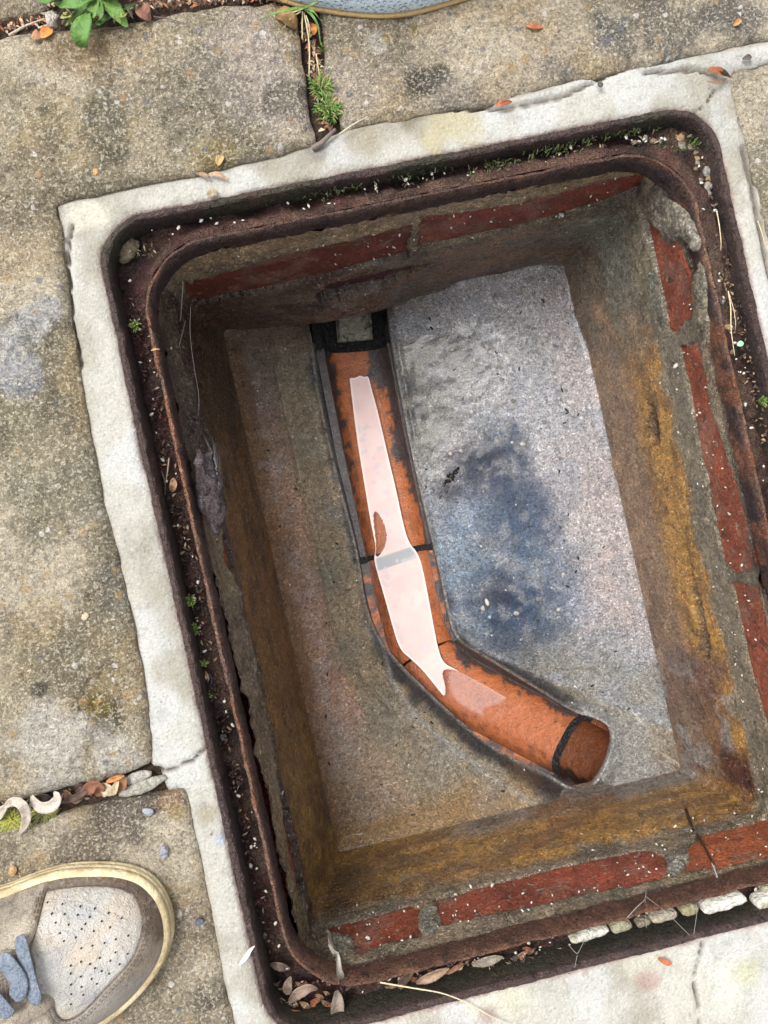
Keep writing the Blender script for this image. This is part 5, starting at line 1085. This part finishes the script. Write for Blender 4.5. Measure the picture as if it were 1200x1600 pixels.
leaf('dry_leaf', [(220, 12), (228, 24), (236, 30)], [.004, .010, .006], .006, (.26, .12, .08), 'small crumpled red brown leaf on the slab edge right of the weed', 'leaf', fold=.5)
leaf('petal', [(62, 56), (72, 50), (82, 45)], [.005, .008, .006], .0046, (.60, .24, .06), 'orange petal under the left side of the green weed', 'petal', fold=.3)
leaf('petal', [(50, 54), (56, 55), (64, 58)], [.005, .007, .005], .0040, (.40, .22, .13), 'dull brown petal left of the orange petal', 'petal', fold=.3)
leaf('dry_leaf', [(430, 22), (446, 24), (458, 36), (462, 44)], [.003, .008, .008, .004], .0065, (.26, .15, .06), 'yellow brown leaf under the pale grass roots', 'leaf', fold=.4)
leaf('dry_leaf', [(486, 38), (491, 46), (490, 54)], [.003, .007, .004], .0030, (.52, .19, .05), 'small orange leaf in the joint below the grass plant', 'leaf', fold=.4)
stick('twig', [(14, 55), (40, 40), (70, 29)], [.006, .009, .008], .0011, (.42, .36, .28), 'pale twig slanting across the joint left of the weed', 'twig')
stick('twig', [(60, 44), (72, 40), (84, 36)], [.006, .007, .007], .0010, (.46, .38, .30), 'short pale twig just above the orange petal', 'twig')
stick('twig', [(240, 26), (262, 29), (288, 36)], [.007, .007, .006], .0006, (.12, .09, .08), 'thin dark twig on the slab right of the red brown leaf', 'twig')
V, F = rock(U(82, 30, .008), .0055, 12, (1, 1.1, .8), .5, 0, 9); tag(mk('seed_head', V, F, M['stone'], None, np.tile((.52, .47, .42), (len(V), 1)), origin='c'), 'fluffy whitish seed head at the left side of the weed', 'seed head')

# =================================================================== SHOES
def leather(name, base, layers, rough=.75): return mat(name, None, layers, rough=rough, spec=.3, bump=[('noise', 160, .3, .7, .0012), ('noise', 700, .3, .7, .0004)])
M['nubuck'] = leather('worn_nubuck', None, [('noise', 40, .48, .64, '.72', .6), ('noise', 220, .54, .68, (.36, .31, .25), .35), ('noise', 600, .5, .7, '.75', .6)])
M['vamp'] = leather('pale_perforated_leather', None, [('noise', 50, .5, .64, (.46, .38, .29), .3), ('noise', 36, .54, .66, (.31, .31, .33), .4), ('noise', 120, .54, .7, '.8', .4)], .6)
M['sole'] = mat('cream_rubber', None, [('noise', 90, .5, .66, (.42, .32, .16), .6), ('noise', 400, .55, .68, '.6', .5)], rough=.55, bump=[('noise', 200, .3, .7, .0008)])
M['lace'] = mat('blue_lace', (.19, .225, .285), [('noise', 420, .45, .6, '.55', .7), ('noise', 120, .5, .64, (.28, .31, .36), .5)], rough=.85, bump=[('noise', 600, .3, .7, .0009)])
M['hole'] = mat('dark_hole', (.02, .018, .016), [], rough=.9)
def shoe():
    r = empty('shoe', U(100, 1500, .004), 'worn brown shoe with pale perforated toe and blue laces on the lower left slab', 'shoe')
    zb = .0045
    out = [(-420, 1480), (-380, 1430), (-250, 1395), (-120, 1402), (0, 1390), (52, 1368), (95, 1354), (140, 1350), (190, 1352), (225, 1362), (250, 1384), (264, 1412), (270, 1442), (267, 1472), (256, 1500), (236, 1530), (206, 1562), (166, 1592), (110, 1622), (40, 1648), (-40, 1668), (-150, 1690), (-280, 1690), (-380, 1640), (-424, 1560)]
    P = smooth_poly(U2(out, .010), 2); S = sdpoly(P)
    T = U(266, 1450, 0)[:2]
    ax_ = U(-200, 1540, 0)[:2] - T; L = np.linalg.norm(ax_); ax_ /= L
    box = (P[:, 0].min() - .004, P[:, 0].max() + .004, P[:, 1].min() - .004, P[:, 1].max() + .004)
    def along(x, y): return (x - T[0]) * ax_[0] + (y - T[1]) * ax_[1]
    def body(x, y):
        d = np.maximum(S(x, y) - .004, 0); s = along(x, y)
        crown = .034 + .030 * ss(.03, .15, s) + .020 * ss(.14, .24, s)
        h = .020 + crown * (1 - np.exp(-d / .0155)) 
        h = h + .0012 * (fb(x, y, 3, 40, 3) - .5) - .0014 * ss(.5, .66, fb(x * .4, y, 5, 60, 3)) * ss(.03, .06, s) * ss(.1, .08, s)
        return h
    def soletop(x, y, s):
        return .0205 - .0022 * ss(.0030, .0, s) - .0010 * ss(.0006, 0, np.abs(s - .0026))
    def solc(x, y, s):
        c = np.tile((.56, .46, .28), (len(x), 1)); c = mixc(c, (.28, .20, .10), .6 * ss(.5, .64, fb(x, y, 1, 70, 3))); return mixc(c, (.10, .07, .04), .8 * ss(.0007, 0, np.abs(s - .0026)))
    rings = []   # sole side wall with two grooves
    P2 = P[::-1] if False else P
    cen = P.mean(0)
    nrm = np.roll(P, -1, 0) - np.roll(P, 1, 0); nrm = np.column_stack([nrm[:, 1], -nrm[:, 0]]); nrm /= np.linalg.norm(nrm, axis=1)[:, None]
    if S(P[:1, 0] + nrm[:1, 0] * .003, P[:1, 1] + nrm[:1, 1] * .003)[0] > 0: nrm = -nrm
    for z, o in [(zb, -.001), (zb + .002, .0012), (zb + .005, .0014), (zb + .006, .0004), (zb + .007, .0014), (zb + .0105, .0010), (zb + .0113, .0000), (zb + .012, .0008), (.0195, .0), (.0212, -.0016), (.0215, -.0042)]:
        rings.append(np.column_stack([P + nrm * o, np.full(len(P), z)]))
    V, F = loft(rings); x, y, z = V.T
    c = np.tile((.56, .47, .30), (len(V), 1)); c = mixc(c, (.30, .22, .11), .6 * ss(.48, .62, fb(x, y, z, 60, 3)))
    mk('sole', V, F, M['sole'], r, c)
    vampP = smooth_poly(U2([(50, 1404), (54, 1388), (64, 1381), (78, 1382), (100, 1393), (130, 1402), (160, 1408), (190, 1418), (206, 1436), (214, 1462), (212, 1486), (200, 1512), (180, 1534), (158, 1556), (135, 1582), (118, 1594), (104, 1596), (95, 1588), (91, 1572), (86, 1552), (78, 1546), (66, 1545), (58, 1520), (50, 1486), (58, 1450), (56, 1424)], .052), 2); VS = sdpoly(vampP)
    def nub(x, y, s):
        c = np.tile((.255, .20, .15), (len(x), 1)); a = along(x, y)
        c = mixc(c, (.105, .075, .058), .85 * ss(.05, .015, a) * ss(.40, .55, fb(x, y, 3, 30, 3))); c = mixc(c, (.12, .085, .06), .7 * ss(.012, .004, S(x, y) - .004) * ss(.10, .05, a)); c = mixc(c, (.42, .36, .28), .5 * ss(.5, .64, fb(x, y, 8, 35, 3))); c = mixc(c, (.42, .40, .37), .55 * ss(-.005, -.03, (y - T[1]) + (x - T[0]) * .25))
        return mixc(c, (.07, .05, .04), .6 * ss(.0016, .0, -VS(x, y)))
    dvr = lambda x, y: S(x, y) - .0036
    relief('mudguard', lambda x, y: np.minimum(dvr(x, y), -np.minimum(VS(x, y), S(x, y) - .0082)), box, .0022, lambda x, y, s: body(x, y) + .0012 * ss(0, .0015, -VS(x, y)), .002, M['nubuck'], r, nub)
    def vc(x, y, s):
        c = np.tile((.40, .38, .35), (len(x), 1)); n1 = fb(x * .5, y, 2, 50, 4); c = mixc(c, (.46, .38, .29), .5 * ss(.52, .62, n1)); c = mixc(c, (.34, .34, .36), .5 * ss(.50, .40, n1)); c = mixc(c, (.50, .48, .45), .5 * ss(.5, .6, fb(x, y, 9, 45, 3)))
        return mixc(c, (.22, .18, .15), .6 * ss(.003, 0, s))
    relief('vamp', lambda x, y: np.minimum(VS(x, y) + .0006, S(x, y) - .0075), box, .0018, lambda x, y, s: body(x, y) - .0006 - .001 * ss(.003, 0, s) + .0016 * (fb(x * .35 + y * .2, y * .8, 4, 60, 2) - .5), .001, M['vamp'], r, vc)
    g = MB()
    for X, Y in [(295, 322), (388, 333), (500, 347), (590, 360), (678, 388), (758, 420), (322, 392), (402, 395), (484, 400), (560, 412), (634, 440), (686, 478), (346, 448), (428, 461), (532, 456), (508, 488), (584, 501), (374, 514), (472, 540), (800, 530), (722, 552), (398, 563), (652, 575), (576, 592), (506, 608), (720, 634), (797, 643), (622, 670), (504, 693), (688, 687), (560, 708), (746, 708), (440, 718), (592, 734), (440, 768), (504, 786), (634, 752), (680, 767), (571, 800), (442, 836), (508, 850), (604, 830), (444, 895), (520, 900), (442, 958)]:
        u, v = X / 4, 1330 + Y / 4; p = U(u, v, .052)
        for _ in range(4): p = U(u, v, float(body(np.array([p[0]]), np.array([p[1]]))[0]) + .0002)
        V = [p + np.array((math.cos(a) * .00062, math.sin(a) * .00062, .0001)) for a in np.linspace(0, 6.283, 9)[:-1]] + [p + np.array((math.cos(a) * .00062, math.sin(a) * .00062, -.0012)) for a in np.linspace(0, 6.283, 9)[:-1]]
        g.add(V, [tuple(range(8))] + [(i, i + 8, (i + 1) % 8 + 8, (i + 1) % 8) for i in range(8)])
    g.build('perforation', M['hole'], r)['kind'] = 'stuff'
    # quarters (eyestays) over the vamp edge
    def panel(name, px, zt, lift, m, c, dk=.4):
        Q = smooth_poly(U2(px, zt), 2); q = sdpoly(Q)
        def cf(x, y, s):
            k = np.tile(np.array(c), (len(x), 1)); k = mixc(k, np.array(c) * .55, .6 * ss(.5, .64, fb(x, y, 3, 45, 3))); return mixc(k, np.array(c) * dk, .6 * ss(.0007, .0, np.abs(s - .0026)))
        relief(name, lambda x, y: np.minimum(q(x, y), dvr(x, y)), (Q[:, 0].min(), Q[:, 0].max(), Q[:, 1].min(), Q[:, 1].max()), .0020, lambda x, y, s: body(x, y) + lift * ss(0, .002, s), .002, m, r, cf)
    panel('quarter', [(-200, 1350), (-60, 1380), (10, 1388), (44, 1384), (50, 1400), (50, 1430), (56, 1462), (48, 1482), (20, 1486), (-60, 1486), (-200, 1470)], .05, .0028, M['nubuck'], (.36, .31, .25))
    panel('quarter', [(-200, 1560), (-60, 1580), (0, 1574), (44, 1556), (74, 1547), (88, 1560), (94, 1586), (102, 1604), (80, 1640), (-60, 1690), (-200, 1690)], .05, .0028, M['nubuck'], (.38, .33, .27))
    panel('eyestay', [(-160, 1440), (-40, 1441), (20, 1437), (48, 1440), (53, 1458), (46, 1480), (20, 1484), (-60, 1484), (-160, 1480)], .058, .0046, M['nubuck'], (.40, .35, .28))
    panel('eyestay', [(-160, 1560), (-40, 1578), (10, 1572), (60, 1548), (78, 1550), (88, 1566), (80, 1580), (40, 1590), (-40, 1606), (-160, 1610)], .058, .0046, M['nubuck'], (.40, .34, .27))
    panel('tongue', [(-160, 1484), (0, 1484), (46, 1490), (56, 1520), (50, 1552), (10, 1570), (-40, 1576), (-160, 1570)], .062, .0012, M['nubuck'], (.20, .17, .155))
    def lace(px, z0, w):
        pts = []
        for (u, v) in px:
            p = U(u, v, z0)
            for _ in range(4): p = U(u, v, float(body(np.array([p[0]]), np.array([p[1]]))[0]) + .0085)
            pts.append(p)
        pts = np.array(pts); L_ = np.concatenate([[0], np.cumsum(np.linalg.norm(np.diff(pts, axis=0), axis=1))]); s = np.linspace(0, L_[-1], 16); Q = np.column_stack([np.interp(s, L_, pts[:, k]) for k in range(3)])
        for _ in range(3): Q[1:-1] = (Q[:-2] + 2 * Q[1:-1] + Q[2:]) / 4
        rad = w * np.minimum(1, np.sin(np.linspace(.25, math.pi - .25, 16)) * 2.2); V, F = tube(Q, rad * 1.1, 12, .20); mk('lace', V, F, M['lace'], r)
    lace([(30, 1462), (36, 1490), (46, 1530), (58, 1570)], .07, .0044); lace([(0, 1494), (14, 1510), (30, 1532), (30, 1552), (20, 1560)], .07, .0058); lace([(-14, 1554), (2, 1572), (16, 1588)], .07, .0046); lace([(-70, 1480), (-40, 1520), (-30, 1580)], .07, .0044); lace([(-100, 1570), (-60, 1520), (-20, 1490)], .07, .0044)
    g = MB(); Lc = 0
    for k in range(0, len(vampP)):
        a, b = vampP[k - 1], vampP[k]; e = b - a; n_ = np.array([-e[1], e[0]]) / (np.linalg.norm(e) + 1e-9)
        if VS(*[np.array([q]) for q in (a + n_ * .003)])[0] > 0: n_ = -n_
        for off_ in (.0022, .0042):
            p = a + n_ * off_; q = a + e * .55 + n_ * off_
            if S(np.array([p[0]]), np.array([p[1]]))[0] < .008: continue
            zz = [float(body(np.array([w[0]]), np.array([w[1]]))[0]) + .0013 for w in (p, q)]
            V, F = tube([(p[0], p[1], zz[0]), ((p[0] + q[0]) / 2, (p[1] + q[1]) / 2, max(zz) + .0003), (q[0], q[1], zz[1])], .00028, 5); g.add(V, F, (.14, .115, .09))
    g.build('stitching', M['attr'], r)['kind'] = 'stuff'
    # collar opening far behind the laces
    V, F = rock(np.array([*U(-270, 1545, .085)[:2], .088]), 1, 1, (1, 1, 1), 0, 0, 14); V = (np.array(V) - np.array([*U(-270, 1545, .085)[:2], .088])) * np.array((.045, .026, .012)) + np.array([*U(-270, 1545, .085)[:2], .088]); mk('collar_lining', V, F, M['nubuck'], r, np.tile((.08, .07, .065), (len(V), 1)))
shoe()
M['bluerub'] = mat('pale_blue_shoe_side', None, [('noise', 60, .5, .66, '.85', .5), ('spot', 330, .5, .25, (.62, .68, .72), .5)], rough=.5, spec=.4, bump=[('spot', 330, .1, .55, .0016)])
def shoe2():
    r = empty('shoe', U(590, -60, .004), 'pale blue dimpled shoe with thin tan sole, cut by the top of the photo', 'shoe')
    out = [(300, -90), (340, -50), (400, -16), (437, 0), (470, 11), (520, 20), (560, 25), (600, 27), (640, 23), (680, 13), (720, 1), (770, -16), (820, -44), (850, -90), (840, -150), (780, -185), (660, -190), (520, -170), (380, -160), (320, -130)]
    P = smooth_poly(U2(out, .006), 2); S = sdpoly(P)
    nrm = np.roll(P, -1, 0) - np.roll(P, 1, 0); nrm = np.column_stack([nrm[:, 1], -nrm[:, 0]]); nrm /= np.linalg.norm(nrm, axis=1)[:, None]
    if S(P[:1, 0] + nrm[:1, 0] * .003, P[:1, 1] + nrm[:1, 1] * .003)[0] > 0: nrm = -nrm
    def lf(prof, name, m, c):
        V, F = loft([np.column_stack([P + nrm * o, np.full(len(P), z)]) for z, o in prof]); mk(name, V, F, m, r, np.tile(c, (len(V), 1)))
    lf([(.004, -.002), (.0045, .0008), (.0065, .0012), (.0078, .0002), (.008, -.003)], 'sole', M['sole'], (.36, .24, .11))
    lf([(.0075, -.002), (.010, -.0006), (.018, -.0018), (.028, -.005), (.036, -.009)], 'side_band', M['bluerub'], (.44, .53, .60))
    relief('upper', lambda x, y: S(x, y) - .0075, (P[:, 0].min(), P[:, 0].max(), P[:, 1].min(), P[:, 1].max()), .004, lambda x, y, s: .034 + .03 * (1 - np.exp(-s / .03)), .006, M['bluerub'], r, lambda x, y, s: np.tile((.46, .53, .58), (len(x), 1)))
shoe2()
